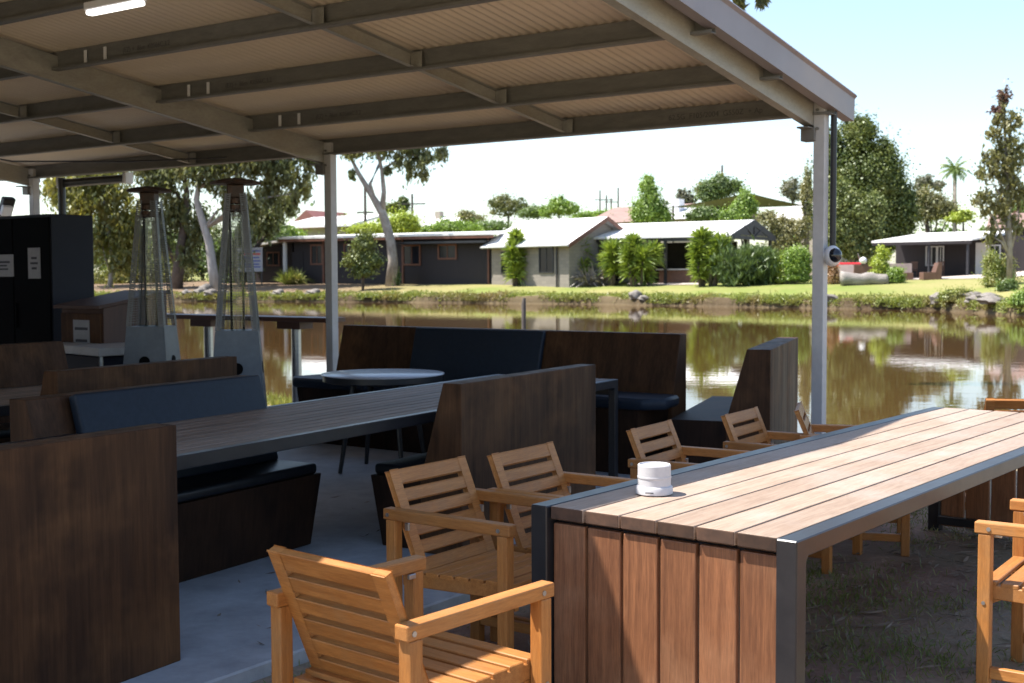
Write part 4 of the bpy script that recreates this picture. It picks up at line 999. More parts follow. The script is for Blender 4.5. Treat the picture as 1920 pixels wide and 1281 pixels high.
def crown_pts(lobes, n, clump=.28, shell=.45, per=34, strand=(1, 1, 1), puff=False, want_n=False):
    nout = []
    clump *= .72
    """lobes: (centre, radii); leaves gather in clumps spread through each lobe, denser to its outside"""
    sub = []
    for c, r in lobes:
        sub.append((np.array(c), np.array(r)*(.80 if puff else .92)))
        for _ in range(16 if puff else 5):
            d = rng.normal(size=3); d /= np.linalg.norm(d); f = rng.uniform(.24, .42) if puff else rng.uniform(.42, .74)
            sub.append((np.array(c)+d*np.array(r)*(1.02-f)*rng.uniform(.7, 1.0 if puff else 1.15), np.array(r)*f*np.array([1, 1, rng.uniform(.75, 1.1)])))
    lobes = sub
    vol = np.array([r[0]*r[1]*r[2] for _, r in lobes])**.72; share = vol/vol.sum(); out = []
    for (c, r), s in zip(lobes, share):
        m = max(20, int(n*s)); k = max(3, m//per)
        d = rng.normal(size=(k, 3)); d /= np.linalg.norm(d, axis=1)[:, None]
        rad = (shell+(1-shell)*rng.random(k)**.6)[:, None]
        cc = d*rad; idx = rng.integers(0, k, m)
        cl = clump*(.3+1.7*rng.random(k)**2)[idx][:, None]
        stray = np.where(rng.random(m) < .28, .30, 0.)[:, None]
        p = cc[idx]+rng.normal(size=(m, 3))*(cl*.55*np.array(strand)+stray)
        out.append(np.array(c)+p*np.array(r))
        q = p/np.maximum(np.linalg.norm(p, axis=1)[:, None], 1e-3); l = (p-cc[idx]); l /= np.maximum(np.linalg.norm(l, axis=1)[:, None], 1e-3)
        nout.append(q*.75+l*.5+np.array([0, 0, .25]))
    return (np.concatenate(out), np.concatenate(nout)) if want_n else np.concatenate(out)
def pxl(px, py, rx, ry, dep, rz=None, dd=0):
    k = dep/F; c = UD(px, py, dep+dd); return (np.array(c), np.array((rx*k, (rz if rz else (rx+ry)/2)*k, ry*k)))
def quads(name, V, mat, parent): return npmesh(name, V, np.arange(len(V)).reshape(-1, 4), mat, parent)
DENS = 5.0
def tree(name, label, base, lobes, n, leaf, mat, trunk=None, bark='bark', asp=1.0, droop=0.0, clump=.28, shell=.45, cat='tree', group='trees and shrubs across the pond', limbs=True, per=34, upright=0.0, puff=False):
    t = thing(name, label, cat, base, 0, group); O = np.array(base)
    n = int(n*DENS*(.5 if mat in (LM['gum'], LM['gumgold']) else 1.5 if mat in (LM['dark'], LM['pine']) else 1)); leaf = leaf*.54; per = int(per*1.8)
    P, Nn = crown_pts(lobes, n, clump, shell, per, (.75, .75, 1.7) if droop else (1, 1, 1), puff, True); P = P-O
    P[:, 2] = np.maximum(P[:, 2], .05)
    if cat == 'shrub': P[:, 2] *= 1+.0*P[:, 2]; P = np.concatenate([P, P*np.array([.9, .9, .6]), P*np.array([.85, .85, .25])]); Nn = np.concatenate([Nn]*3)
    quads('crown', leaf_quads(P, leaf, asp, droop, upright, None if droop else Nn), mat, t)
    mb = MB()
    if trunk is None and cat == 'shrub':
        trunk = [[(0, 0, -.2), (.05, 0, .25), (.1, 0, .5)], [.06, .05, .02]]
    if trunk is None:
        top = max(lobes, key=lambda l: l[0][2])[0]-O; r = .02*top[2]+.06
        trunk = [[(0, 0, -.3), (top[0]*.3, top[1]*.3, top[2]*.45), tuple(top)], [r*1.3, r, r*.25]]
    mb.tube(trunk[0], trunk[1], 9)
    if limbs:
        tp = [Vector(p) for p in trunk[0]]
        for c, r in lobes:
            e = Vector(c-O); j = min(range(len(tp)), key=lambda i: (tp[i]-e).length+(3 if tp[i].z > e.z else 0)); s = tp[max(0, j-1)].lerp(tp[j], .6)
            if (e-s).length > .6:
                mid = s.lerp(e, .5)+Vector((random.uniform(-.2, .2), random.uniform(-.2, .2), .1*(e-s).length)); rr = trunk[1][min(j, len(trunk[1])-1)]*.5
                mb.tube([s, mid, e], [rr, rr*.7, rr*.25], 7)
    mb.build('trunk', M[bark], t, smooth=True)
    return t
def rel(base, *pts): return [tuple(Vector(p)-Vector(base)) for p in pts]
def gbase(px, dep): 
    x, y, z = G(px, dep); return (x, y, z-.03)
GR = 'gum trees on the far bank'; GS = 'trees and shrubs across the pond'
# --- gum grove on the left
d0 = on_shore(400, 2.2); b = gbase(404, d0)
tree('gum_tree', 'leaning gum with pale forked trunk between the two patio heaters', b,
     [pxl(395, 330, 55, 45, d0), pxl(470, 300, 60, 45, d0), pxl(430, 250, 80, 50, d0), pxl(350, 300, 45, 40, d0), pxl(540, 320, 40, 45, d0), pxl(500, 370, 34, 40, d0), pxl(565, 360, 26, 34, d0),
      pxl(470, 400, 30, 46, d0), pxl(585, 300, 30, 30, d0), pxl(520, 270, 60, 30, d0), pxl(430, 380, 26, 32, d0)], 9500, .30, LM['gum'],
     [rel(b, b, UD(398, 500, d0), UD(392, 455, d0), UD(378, 410, d0), UD(368, 375, d0), UD(374, 340, d0), UD(392, 300, d0), UD(410, 255, d0)), [.42, .34, .30, .26, .22, .17, .13, .08]], 'palebark', asp=2.6, droop=.7, clump=.26, shell=.2, group=GR)
d1 = on_shore(330, 3.5); b = gbase(330, d1)
tree('gum_tree', 'dark trunked gum behind the left patio heater', b,
     [pxl(300, 330, 45, 45, d1), pxl(345, 290, 50, 40, d1), pxl(270, 300, 50, 40, d1), pxl(330, 400, 32, 50, d1), pxl(300, 440, 30, 40, d1), pxl(370, 430, 26, 42, d1), pxl(350, 480, 26, 30, d1)], 7500, .30, LM['gum'],
     [rel(b, b, UD(336, 480, d1), UD(346, 420, d1), UD(350, 360, d1), UD(338, 290, d1)), [.5, .36, .3, .22, .1]], 'barkdark', asp=2.6, droop=.7, clump=.26, shell=.2, group=GR)
d2 = on_shore(205, 5); b = gbase(206, d2)
tree('gum_tree', 'golden leaved weeping gum beside the black cabinet', b,
     [pxl(200, 370, 50, 40, d2), pxl(240, 420, 40, 46, d2), pxl(190, 450, 30, 50, d2), pxl(225, 480, 26, 40, d2), pxl(150, 380, 50, 50, d2), pxl(110, 350, 40, 40, d2), pxl(265, 470, 16, 36, d2), pxl(180, 330, 60, 30, d2)], 8500, .30, LM['gumgold'],
     [rel(b, b, UD(210, 500, d2), UD(205, 440, d2), UD(195, 380, d2), UD(190, 330, d2)), [.22, .19, .16, .12, .05]], 'palebark', asp=2.4, droop=.8, clump=.26, shell=.25, group=GR)
d3 = on_shore(440, 6); b = gbase(452, d3)
tree('gum_tree', 'bushy dark gum behind the right patio heater', b,
     [pxl(450, 450, 34, 40, d3), pxl(495, 420, 30, 36, d3), pxl(420, 480, 26, 36, d3), pxl(520, 400, 24, 30, d3), pxl(460, 500, 30, 24, d3), pxl(540, 385, 20, 24, d3)], 5200, .28, LM['gum'], None, 'barkdark', asp=2.2, droop=.5, clump=.26, shell=.2, group=GR)
dq = on_shore(290, 14)
tree('tree', 'far mid green tree filling the gap behind the gum trunks', gbase(300, dq), [pxl(300, 470, 70, 44, dq), pxl(390, 490, 70, 34, dq), pxl(230, 480, 60, 40, dq)], 5200, .34, LM['mid'], None, 'barkdark', group=GR)
for lab, px, s_, lob, n, m in (
  ('shadowy undergrowth at the foot of the golden weeping gum', 215, 9, [(190, 525, 50, 24), (240, 515, 40, 26)], 2400, 'gumgold'),
  ('dark undergrowth between the trunks of the two patio heater gums', 300, 11, [(290, 505, 44, 36), (330, 515, 36, 28)], 2800, 'gum'),
  ('low dark undergrowth right of the pale gum trunk', 440, 10, [(430, 500, 36, 36), (470, 510, 30, 26)], 2400, 'mid')):
    dep = on_shore(px, s_); tree('shrub', lab, gbase(px, dep), [pxl(*l, dep) for l in lob], n, .26, LM[m], bark='barkdark', cat='shrub', limbs=False, clump=.3, shell=.3, group=GS)
# --- big gum in front of the brown cabin
d4 = DG(735, 536); b = gbase(733, d4)
tree('gum_tree', 'tall gum with mottled trunk and high drooping crown in front of the brown cabin', b,
     [pxl(700, 280, 46, 20, d4), pxl(765, 283, 40, 24, d4), pxl(805, 297, 28, 22, d4), pxl(768, 322, 13, 28, d4), pxl(796, 325, 10, 20, d4), pxl(655, 290, 26, 18, d4), pxl(830, 290, 12, 20, d4), pxl(690, 240, 60, 26, d4), pxl(765, 236, 60, 26, d4), pxl(660, 330, 8, 12, d4), pxl(726, 320, 10, 14, d4), pxl(745, 300, 20, 20, d4)], 4600, .27, LM['gum'],
     [rel(b, b, UD(737, 490, d4), UD(733, 455, d4), UD(722, 415, d4), UD(716, 398, d4), UD(698, 368, d4), UD(672, 325, d4), UD(655, 290, d4)), [.46, .36, .33, .33, .30, .22, .16, .08]], 'bark', asp=2.6, droop=.7, clump=.3, shell=.15, limbs=False, group=GR)
mb = MB()
for pts, rr in (([(716, 398), (720, 360), (716, 320), (707, 280), (690, 240)], [.24, .17, .13, .1, .05]), ([(700, 370), (694, 345), (708, 315), (725, 280), (760, 240)], [.18, .12, .1, .07, .04]), ([(716, 320), (745, 300), (770, 290), (800, 296)], [.1, .07, .05, .03])):
    mb.tube([Vector(UD(x, y, d4))-Vector(b) for x, y in pts], rr, 8)
mb.build('limb', M['bark'], bpy.data.objects['gum_tree.004'] if 'gum_tree.004' in bpy.data.objects else None, smooth=True)
# --- small pine and tuft
d5 = DG(680, 545); b = gbase(680, d5)
tree('young_pine', 'small dark green pine on the bank left of the big gum trunk', b, [pxl(683, 460, 20, 16, d5), pxl(672, 485, 26, 14, d5), pxl(695, 490, 22, 16, d5), pxl(680, 510, 20, 12, d5), pxl(655, 493, 10, 8, d5), pxl(688, 448, 16, 12, d5)], 3000, .2, LM['pine'],
     [rel(b, b, UD(682, 500, d5), UD(684, 455, d5)), [.1, .08, .03]], 'barkdark', asp=2.0, clump=.4, shell=.2)
GS = 'trees and shrubs across the pond'
def bush(name, label, px, dep, lobes, n, leaf, mat, **kw):
    lobes = [(c, r*1.14) for c, r in lobes]
    return tree(name, label, gbase(px, dep), lobes, n, leaf, mat, **kw)
D = lambda px, s: on_shore(px, s)
# --- background trees behind the buildings, left to right
for nm, lab, px, dep, lob, n, lf, m in (
  ('tree', 'mid green tree filling the gap behind the golden weeping gum', 240, 112, [(210, 470, 60, 50), (270, 450, 50, 50), (160, 440, 60, 60)], 3600, .34, 'mid'),
  ('tree', 'olive tree behind the leaning gum between the heaters', 380, 118, [(370, 440, 50, 56), (420, 470, 46, 44), (330, 480, 40, 40)], 3800, .34, 'gum'),
  ('tree', 'dark leafy tree behind the noticeboard', 470, 112, [(470, 470, 40, 46), (510, 455, 36, 40), (440, 500, 40, 34)], 3400, .34, 'mid'),
  ('tree', 'long green hedge of trees above the cabin roof', 900, 125, [(860, 430, 40, 12), (920, 428, 40, 14), (790, 432, 40, 10)], 2600, .34, 'mid'),
  ('tree', 'green leafy trees filling the skyline behind the poplar', 1260, 118, [(1250, 412, 40, 16), (1290, 408, 30, 16), (1180, 414, 30, 10)], 2600, .3, 'mid'),
  ('tree', 'bright green tree behind the lean-to shed', 515, 118, [(505, 425, 28, 26), (545, 440, 26, 16), (480, 430, 20, 26)], 2600, .34, 'bright'),
  ('tree', 'pale green tree right of the middle post above the cabin roof', 655, 150, [(655, 418, 24, 14), (640, 424, 16, 10)], 1300, .4, 'mid'),
  ('tree', 'golden lime bush above the cabin roof left of the big gum trunk', 690, 108, [(690, 432, 34, 10), (712, 426, 16, 14), (672, 434, 18, 8)], 2000, .3, 'lime'),
  ('tree', 'rounded lime tree right of the big gum trunk', 752, 108, [(752, 416, 26, 20), (740, 424, 22, 16), (770, 424, 18, 14)], 3200, .26, 'lime'),
  ('tree', 'dark conifer behind the rounded lime tree', 748, 165, [(745, 388, 20, 12), (755, 384, 12, 14), (730, 392, 12, 9)], 1700, .4, 'dark'),
  ('tree', 'low green tree above the cabin roof near its right end', 838, 115, [(838, 426, 30, 14), (870, 430, 30, 12), (810, 434, 22, 8)], 2600, .3, 'bright'),
  ('tree', 'far dull tree left of the brown domed one', 873, 180, [(873, 405, 18, 10), (890, 412, 22, 8)], 1100, .45, 'olive'),
  ('tree', 'brown green domed tree above the block house roof', 950, 170, [(930, 385, 20, 16), (955, 380, 26, 16), (978, 388, 18, 14), (945, 395, 30, 10)], 3200, .38, 'gum'),
  ('tree', 'fresh green round tree above the block house ridge', 1050, 150, [(1048, 386, 20, 16), (1062, 392, 24, 12), (1030, 398, 16, 10)], 2600, .34, 'bright'),
  ('tree', 'pale green tree between the two above the block house', 1010, 155, [(1008, 396, 20, 10), (990, 402, 18, 8)], 1300, .36, 'mid'),
  ('tree', 'long low green tree above the tiled roof', 1130, 160, [(1110, 405, 40, 7), (1150, 402, 34, 9), (1180, 406, 20, 8)], 2400, .36, 'bright'),
  ('poplar', 'tall pointed bright green poplar behind the pavilion', 1218, 100, [(1214, 398, 26, 26), (1216, 370, 20, 22), (1215, 348, 12, 18), (1214, 335, 6, 10), (1245, 400, 14, 20), (1198, 405, 14, 16)], 5200, .26, 'bright'),
  ('tree', 'airy grey green tree left of the shade sail', 1288, 130, [(1286, 372, 14, 18), (1278, 362, 8, 10), (1298, 380, 10, 14)], 900, .34, 'grey'),
  ('tree', 'broad green tree above the shade sail', 1352, 125, [(1350, 352, 30, 16), (1328, 358, 18, 14), (1372, 350, 16, 16), (1352, 338, 12, 12), (1335, 368, 24, 12)], 3600, .34, 'mid'),
  ('tree', 'dull crown poking up behind the broad green tree', 1325, 150, [(1322, 352, 16, 12), (1350, 334, 10, 8)], 900, .4, 'olive'),
  ('tree', 'dark green bushy tree under the shade sail', 1320, 95, [(1318, 402, 22, 12), (1300, 406, 14, 9), (1340, 404, 14, 10)], 2200, .26, 'mid'),
  ('tree', 'bright green upright tree in front of the shade sail', 1397, 93, [(1398, 372, 14, 18), (1392, 395, 20, 18), (1375, 404, 22, 12), (1410, 388, 10, 12)], 3000, .26, 'bright'),
  ('tree', 'greyish bare looking tree right of the shade sail', 1488, 170, [(1486, 352, 18, 16), (1492, 366, 16, 12), (1478, 360, 10, 12)], 1000, .42, 'grey'),
  ('tree', 'slim grey green gum just left of the corner post', 1512, 120, [(1514, 345, 8, 30), (1516, 390, 10, 30), (1506, 372, 6, 20)], 1100, .32, 'olive'),
  ('shrub', 'straw coloured leafy shrub right of the pavilion gable', 1465, 90, [(1455, 420, 24, 18), (1480, 440, 30, 22), (1440, 408, 20, 12), (1500, 430, 16, 20), (1470, 462, 30, 14)], 4200, .24, 'olive'),
  ('conifer', 'big dark domed conifer right of the corner post', 1625, 98, [(1600, 275, 44, 46), (1625, 330, 60, 50), (1610, 240, 30, 30), (1650, 300, 34, 40), (1570, 320, 40, 50), (1680, 380, 36, 46), (1640, 400, 60, 50), (1580, 400, 50, 50), (1560, 270, 20, 36), (1690, 420, 26, 30), (1630, 340, 50, 70), (1600, 420, 60, 60), (1650, 430, 46, 50), (1585, 330, 40, 60), (1655, 330, 46, 56), (1680, 400, 36, 60), (1605, 250, 34, 36)], 22000, .30, 'dark'),
  ('tree', 'olive green weeping tree in front of the big conifer', 1605, 88, [(1570, 370, 28, 34), (1600, 395, 44, 36), (1635, 385, 26, 26), (1590, 440, 40, 34), (1630, 430, 30, 34), (1565, 430, 26, 40), (1610, 470, 40, 20)], 9000, .26, 'pine'),
  ('tree', 'pale yellow flowering tree right of the conifer', 1745, 105, [(1735, 372, 20, 18), (1760, 385, 26, 18), (1742, 400, 28, 14), (1782, 396, 18, 16), (1725, 396, 14, 18)], 4200, .28, 'olive'),
  ('tree', 'thin dull tree behind the pale yellow one', 1740, 150, [(1735, 340, 14, 12), (1760, 348, 16, 10), (1722, 350, 8, 16)], 1000, .4, 'grey'),
  ('tree', 'low lime green tree beside the verandah roof', 1806, 100, [(1806, 405, 16, 10), (1790, 410, 14, 6)], 1100, .28, 'lime'),
  ('tree', 'purple leaved tree at the right edge', 1908, 92, [(1905, 415, 18, 16), (1925, 430, 20, 20), (1900, 435, 14, 12)], 1900, .26, 'purple'),
  ('tree', 'far green tree on the skyline at the right edge', 1900, 150, [(1890, 395, 20, 12), (1920, 385, 18, 14)], 1300, .4, 'mid'),
):
    bush(nm, lab, px, dep, [pxl(*l, dep) for l in lob], n, lf, LM[m], bark='barkdark', clump=.3, shell=.5 if m in ('dark', 'lime', 'bright') else .3, puff=m in ('dark', 'pine'))
# slender gum at right
d6 = D(1885, 6.5); b = gbase(1893, d6)
tree('gum_tree', 'slender young gum with reddish top at the right edge', b,
     [pxl(1880, 195, 12, 24, d6), pxl(1893, 235, 28, 26, d6), pxl(1868, 225, 14, 20, d6), pxl(1895, 270, 30, 24, d6), pxl(1860, 310, 20, 22, d6), pxl(1885, 320, 34, 24, d6), pxl(1880, 375, 36, 24, d6), pxl(1910, 370, 20, 26, d6), pxl(1862, 250, 16, 16, d6), pxl(1875, 290, 36, 22, d6), pxl(1905, 300, 24, 26, d6), pxl(1850, 330, 22, 18, d6), pxl(1890, 345, 30, 22, d6), pxl(1845, 375, 24, 18, d6), pxl(1870, 400, 34, 22, d6), pxl(1855, 440, 20, 20, d6), pxl(1900, 420, 22, 22, d6)], 1750, .2, LM['olive'],
     [rel(b, b, UD(1893, 440, d6), UD(1890, 360, d6), UD(1886, 280, d6), UD(1880, 200, d6), UD(1878, 175, d6)), [.16, .13, .1, .07, .04, .015]], 'bark', asp=2.2, droop=.4, clump=.3, shell=.2, group=GR)
tp = crown_pts([pxl(1880, 182, 13, 20, d6), pxl(1872, 205, 16, 12, d6)], 700, .3, .2, 20)-np.array(b)
quads('crown', leaf_quads(tp, .11, 2), LM['purple'], bpy.data.objects[[o.name for o in bpy.data.objects if o.get('label', '').startswith('slender young gum')][0]])
# palm
b = gbase(1790, 150); t = thing('palm_tree', 'single palm on the skyline right of the conifer', 'palm', b, 0, GS)
pc = Vector(UD(1790, 318, 150))-Vector(b)
mb = MB(); mb.tube([(0, 0, -.2), (pc.x*.5, 0, pc.z*.5), tuple(pc)], [.32, .25, .22], 9); mb.build('trunk', M['bark'], t, smooth=True)
V = []
for k in range(34):
    an = 2*pi*rng.random(); el = rng.uniform(-.5, 1.25); L_ = rng.uniform(1.7, 2.4); prev = np.array(pc)
    dr = np.array([cos(an)*cos(el), sin(an)*cos(el), sin(el)]); side = np.array([-sin(an), cos(an), 0.])
    for s in range(7):
        nx = prev+dr*L_/7; dr = dr+np.array([0, 0, -.16]); dr /= np.linalg.norm(dr)
        for sg in (-1, 1):
            tip = (prev+nx)/2+side*sg*.45*(1-.1*s)+np.array([0, 0, -.22])+dr*.2
            V += [prev, nx, tip+dr*.05, tip]
        prev = nx
quads('fronds', np.array(V), LM['mid'], t)
def blades(C0, n, ln, wd, up=.3, spread=1.0, bend=.25):
    a = rng.normal(size=(n, 3)); a[:, 2] = abs(a[:, 2])*1.0+up; a[:, :2] *= spread; a /= np.linalg.norm(a, axis=1)[:, None]
    L_ = ln*(.6+.5*rng.random(n))[:, None]; side = np.cross(a, rng.normal(size=(n, 3))); side /= np.linalg.norm(side, axis=1)[:, None]
    C0 = np.broadcast_to(C0, (n, 3)); w = side*wd*.5
    m = C0+a*L_*.6; tip = C0+a*L_; tip[:, 2:] -= L_*bend*np.abs(a[:, :1]+.2)
    V1 = np.stack([C0-w*.6, C0+w*.6, m+w, m-w], 1); V2 = np.stack([m-w, m+w, tip+w*.1, tip-w*.1], 1)
    return np.concatenate([V1.reshape(-1, 3), V2.reshape(-1, 3)])
def yucca(label, px, dep, heads, group='yuccas along the pavilion'):
    b = gbase(px, dep); t = thing('yucca', label, 'yucca', b, 0, group); V = []; mb = MB()
    for (hx, hy, r) in heads:
        c = np.array(UD(hx, hy, dep+random.uniform(-.5, .5)))-np.array(b); R_ = r/F*dep
        for j in range(3):
            V.append(blades(c+np.array([0, 0, -R_*.45*j]), 120, R_*1.35, .10, up=.15-.3*j, bend=.08+.1*j))
        mb.tube([(c[0]*.6, c[1]*.6, -.2), (c[0]*.9, c[1]*.9, c[2]*.5), tuple(c)], [.13, .1, .07], 7)
    quads('blades', np.concatenate(V), LM['yucca'], t); mb.build('trunk', M['barkdark'], t, smooth=True)
dy = lambda px: D(px, 5.6)
yucca('tall narrow yucca in front of the block house wall', 968, dy(968), [(968, 445, 18), (962, 470, 20), (974, 475, 20), (968, 500, 20)])
yucca('yucca at the corner between block house and pavilion', 1085, dy(1085), [(1088, 465, 22), (1078, 485, 18), (1090, 500, 18)])
yucca('single rounded yucca behind the bronze flax', 1147, dy(1147), [(1147, 468, 22), (1140, 490, 20), (1152, 495, 18)])
yucca('broad many headed yucca left of the outdoor bar', 1200, dy(1200), [(1187, 455, 20), (1205, 480, 22), (1225, 470, 18), (1185, 495, 20), (1210, 505, 20), (1178, 475, 18)])
yucca('tall many headed yucca right of the outdoor bar', 1325, dy(1325), [(1316, 445, 22), (1350, 455, 20), (1308, 468, 18), (1335, 480, 20), (1312, 500, 20), (1345, 490, 18)])
d7 = DG(1118, 536); b = gbase(1118, d7); t = thing('flax_plant', 'bronze grey flax clump in front of the yuccas', 'plant', b, 0, GS)
quads('blades', np.concatenate([blades(np.array([x, 0, 0.]), 70, 1.75, .12, up=.25, bend=.6) for x in (-.5, 0, .5)]), LM['flax'], t)
d7 = DG(548, 534); b = gbase(548, d7); t = thing('grass_tuft', 'spiky green grass tuft in front of the lean-to shed', 'plant', b, 0, GS)
quads('blades', np.concatenate([blades(np.array([x, 0, 0.]), 130, 1.5, .06, up=.7, bend=.35) for x in (-.4, 0, .4)]), LM['grass'], t)
d8 = DG(1400, 535); b = gbase(1400, d8); t = thing('rosemary_bush', 'big rounded grey green rosemary bush before the pavilion gable', 'shrub', b, 0, GS)
P = crown_pts([pxl(1375, 500, 36, 36, d8), pxl(1415, 495, 42, 34, d8), pxl(1440, 505, 26, 28, d8), pxl(1400, 512, 56, 26, d8), pxl(1368, 522, 30, 20, d8), pxl(1400, 526, 44, 18, d8), pxl(1438, 522, 28, 18, d8)], 3200, .3, .6, 12)-np.array(b); P[:, 2] = np.maximum(P[:, 2], 0)
quads('sprigs', np.concatenate([blades(p, 5, .5, .06, up=1.2, bend=.05) for p in P]), LM['rosemary'], t)
for lab, px, s, lob, n, lf, m in (
  ('rounded lime shrub left of the corner post', 1490, 524, [(1492, 478, 20, 18), (1505, 492, 18, 18), (1478, 492, 14, 14)], 2600, .18, 'bright'),
  ('grey low shrub at the foot of the rounded lime shrub', 1482, 525, [(1482, 506, 18, 12)], 700, .18, 'grey'),
  ('low yellow green shrub between rosemary bush and corner post', 1466, 524, [(1464, 500, 12, 18)], 700, .18, 'lime'),
  ('rusty orange shrub at the left end of the bleached log', 1561, 533, [(1560, 508, 12, 18), (1566, 522, 12, 10)], 1000, .14, 'rust'),
  ('white flowered shrub at the right end of the bleached log', 1679, 528, [(1678, 510, 16, 10), (1684, 520, 12, 8)], 900, .14, 'bright'),
  ('brown low shrub by the foot of the block house wall', 1005, 530, [(1005, 520, 12, 8)], 500, .15, 'rust'),
  ('small leafy plant at the foot of the big gum', 737, 536, [(741, 520, 8, 14)], 500, .16, 'mid'),
  ('feathery pale shrub beside the slender gum', 1868, 534, [(1860, 490, 14, 22), (1885, 500, 16, 18), (1870, 520, 30, 14)], 2200, .14, 'grass'),
  ('dark green reedy shrub on the rocky bank at the right', 1890, 546, [(1890, 535, 16, 10)], 700, .14, 'mid'),
  ('reedy green clump on the bank below the letter L bench', 1790, 566, [(1790, 556, 22, 14), (1808, 548, 16, 10)], 1500, .14, 'grass'),
  ('bright green reeds at the waterline at the right edge', 1912, 572, [(1912, 560, 14, 14), (1925, 555, 14, 16)], 1200, .14, 'bright'),
  ('potted yellow shrub beside the verandah cabin post', 1655, 507, [(1655, 478, 12, 14), (1648, 492, 14, 10)], 800, .16, 'lime'),
):
    dep = DG(px, s); bush('shrub', lab, px, dep, [pxl(*l, dep) for l in lob], n, lf, LM[m], bark='barkdark', cat='shrub', limbs=False, clump=.35, shell=.4)
# gum twigs hanging into the top of the frame near the barge end
b = (13.5, 21.0, 0.0); t = thing('overhanging_gum', 'gum twigs hanging into the sky above the barge capping', 'tree', b, 0, GR)
P = crown_pts([pxl(1395, -25, 22, 16, 20), pxl(1428, -4, 10, 16, 20), pxl(1385, 4, 7, 12, 20), pxl(1350, -60, 60, 26, 20), pxl(1440, -70, 60, 30, 20)], 800, .3, .1, 14)-np.array(b)
quads('crown', leaf_quads(P, .075, 3.4, .9), LM['gum'], t)
mb = MB(); mb.tube([(0, 0, -.2), (.1, 0, 4), (-1.2, -.2, 8.2), (-4.5, -.6, 9.2), (-7.5, -.9, 8.6), (-9.4, -1, 7.6)], [.3, .25, .17, .11, .06, .02], 9)
for x, y in ((1395, -20), (1428, -6), (1386, 4)): 
    e = Vector(UD(x, y, 20))-Vector(b); mb.tube([e+Vector((-.2, 0, .7)), e+Vector((.05, 0, .3)), e], [.02, .012, .005], 5)
mb.build('trunk', M['palebark'], t, smooth=True)
# distant tree belt that closes the horizon
lob = []
for i in range(70):
    px = -400+i*42+rng.uniform(-15, 15); dep = rng.uniform(230, 330); py = 470-rng.uniform(20, 62)
    lob.append(pxl(px, py+30, rng.uniform(22, 40), rng.uniform(20, 34), dep))
P = crown_pts(lob, 16000, .3, .4); o = npmesh('far_tree_belt', leaf_quads(P, .95), np.arange(len(P)*4).reshape(-1, 4), LM['mid']); tag(o, 'hazy belt of far trees closing the horizon', 'trees', None, 'stuff')
# ------------------------------------------------------------------ ground cover
def cover(name, label, pts, n_each, ln, wd, mat, up=.8, bend=.3, cat='grass'):
    V = blades(np.repeat(np.array(pts), n_each, 0)+rng.normal(size=(len(pts)*n_each, 3))*np.array([.05, .05, 0]), len(pts)*n_each, ln, wd, up=up, bend=bend)
    o = npmesh(name, V, np.arange(len(V)).reshape(-1, 4), mat); tag(o, label, cat, None, 'stuff')
pts = []
while len(pts) < 6500:
    v = rng.uniform(2, 78); s = .06+abs(rng.normal())*(.8 if rng.random() < .6 else .2)
    if sin(v*.8)+sin(v*2.1)+.9 < rng.random() and s > 1.2: continue
    u = shore(v)+s; x, y, _ = S(-u, v); pts.append((x, y, ground_z(x, y)-.02))
cover('bank_grass', 'long yellow green grass hanging over the far bank edge', pts, 6, .28, .045, LM['grass'], .25, .75)
pts = []
for _ in range(900):
    v = rng.uniform(2, 11); u = rng.uniform(1.25, 2.15); x, y, _z = S(-u, v); pts.append((x, y, near_h(u)-.01))
cover('near_bank_grass', 'ragged grass along the near water edge behind the booths', pts, 6, .22, .010, LM['grass'], .9, .3)
pts = []; cl = [(rng.uniform(-1, 5.2), rng.uniform(3.6, 9)) for _ in range(46)]
cl += [(1.55+.25*rng.normal(), 6.2+.35*rng.normal()) for _ in range(10)]+[(1.9+.3*rng.normal(), 5.5+.3*rng.normal()) for _ in range(8)]
for _ in range(1900):
    c = cl[rng.integers(len(cl))]; x, y = c[0]+.17*rng.normal(), c[1]+.17*rng.normal(); u, v = uv_of(x, y)
    if v > -.10 or u > 1.4: continue
    pts.append((x, y, -.004))
cover('sparse_turf', 'sparse green turf growing in the bare dirt under the table', pts, 5, .055, .0045, LM['turf'], .8, .4)
V = []
for _ in range(110):
    q = rng.uniform(.2, 6.5); v = rng.uniform(0, 3.2)*rng.random()+.02; x, y, _z = S(q, v); a = rng.uniform(0, pi); L_ = rng.uniform(.012, .045); w_ = rng.uniform(.003, .008)
    dx, dy, nx, ny = cos(a)*L_, sin(a)*L_, -sin(a)*w_, cos(a)*w_
    V += [(x-dx, y-dy, SLAB+.003), (x+nx, y+ny, SLAB+.006), (x+dx, y+dy, SLAB+.010), (x-nx, y-ny, SLAB+.003)]
o = npmesh('blown_leaves', np.array(V), np.arange(len(V)).reshape(-1, 4), M['litter']); tag(o, 'few dry leaves blown onto the concrete slab', 'leaf litter', None, 'stuff')
N = 2600; px_ = rng.uniform(-1.2, 5.5, N); py_ = rng.uniform(3.2, 9.5, N); V = []
for x, y in zip(px_, py_):
    u, v = uv_of(x, y)
    if v > -.08 or u > 1.5: continue
    a = rng.uniform(0, pi); L_ = rng.uniform(.02, .075); w_ = rng.uniform(.003, .009); z = .004+rng.uniform(0, .012); t0 = rng.uniform(-.15, .15)
    dx, dy = cos(a)*L_, sin(a)*L_; nx, ny = -sin(a)*w_, cos(a)*w_
    V += [(x-dx, y-dy, z), (x+nx, y+ny, z+.006), (x+dx, y+dy, z+L_*t0*.5+.006), (x-nx, y-ny, z)]
o = npmesh('leaf_litter', np.array(V), np.arange(len(V)).reshape(-1, 4), M['litter']); tag(o, 'dry gum leaves and bark strips strewn over the dirt', 'leaf litter', None, 'stuff')
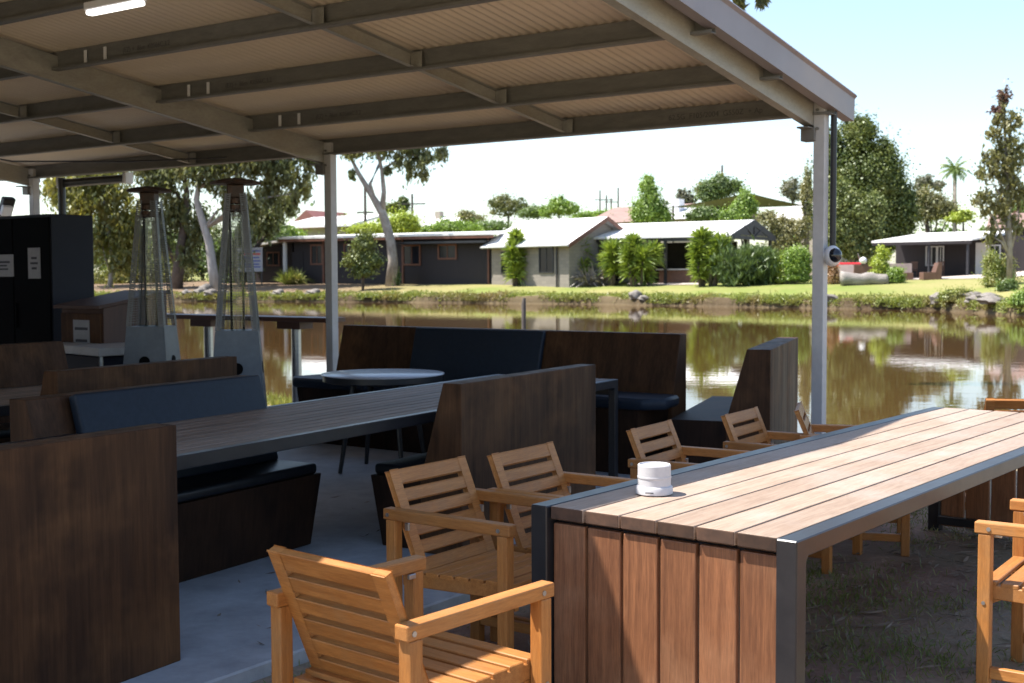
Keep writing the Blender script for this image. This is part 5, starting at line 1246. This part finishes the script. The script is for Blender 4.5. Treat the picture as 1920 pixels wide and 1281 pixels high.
# ================================================================== LIGHT, SKY, CAMERA
SUN_AZ, SUN_EL = R(272), R(62)
wd = bpy.data.worlds.new('World'); bpy.context.scene.world = wd; wd.use_nodes = True; nt = wd.node_tree; nt.nodes.clear()
sk = nt.nodes.new('ShaderNodeTexSky'); sk.sky_type = 'NISHITA'; sk.sun_disc = False; sk.sun_elevation = SUN_EL; sk.sun_rotation = SUN_AZ
sk.air_density = 1.0; sk.dust_density = .8; sk.ozone_density = 1.2
bg = nt.nodes.new('ShaderNodeBackground'); bg.inputs[1].default_value = .125; wo = nt.nodes.new('ShaderNodeOutputWorld')
hs_n = nt.nodes.new('ShaderNodeHueSaturation'); hs_n.inputs['Saturation'].default_value = .95
nt.links.new(sk.outputs[0], hs_n.inputs['Color']); nt.links.new(hs_n.outputs[0], bg.inputs[0]); nt.links.new(bg.outputs[0], wo.inputs[0])
sd_ = bpy.data.lights.new('sun', 'SUN'); sd_.energy = 5.0; sd_.angle = R(.55); sd_.color = (1, .945, .86)
so = bpy.data.objects.new('sun', sd_); C.objects.link(so); so.location = (-8, 0, 15)
sv = Vector((sin(SUN_AZ)*cos(SUN_EL), cos(SUN_AZ)*cos(SUN_EL), sin(SUN_EL)))
so.rotation_euler = sv.to_track_quat('Z', 'Y').to_euler()
cd = bpy.data.cameras.new('camera'); co = bpy.data.objects.new('camera', cd); C.objects.link(co)
cd.sensor_width = 36; cd.lens = F/1920*36; cd.clip_start = .05; cd.clip_end = 6000
co.matrix_world = Matrix.Translation((0, 0, CAMH)) @ Matrix.Rotation(pi/2-PIT, 4, 'X') @ Matrix.Rotation(ROLL, 4, 'Z')
cd.dof.use_dof = True; cd.dof.focus_distance = 4.7; cd.dof.aperture_fstop = 6.3
sc = bpy.context.scene; sc.camera = co
sc.view_settings.view_transform = 'Standard'; sc.view_settings.look = 'None'; sc.view_settings.exposure = 1.15; sc.view_settings.gamma = 1
sc.render.engine = 'CYCLES'; cy = sc.cycles
cy.max_bounces = 8; cy.diffuse_bounces = 4; cy.glossy_bounces = 4; cy.transmission_bounces = 4; cy.transparent_max_bounces = 12
cy.use_denoising = True; cy.sample_clamp_indirect = 6; cy.caustics_reflective = False; cy.caustics_refractive = False
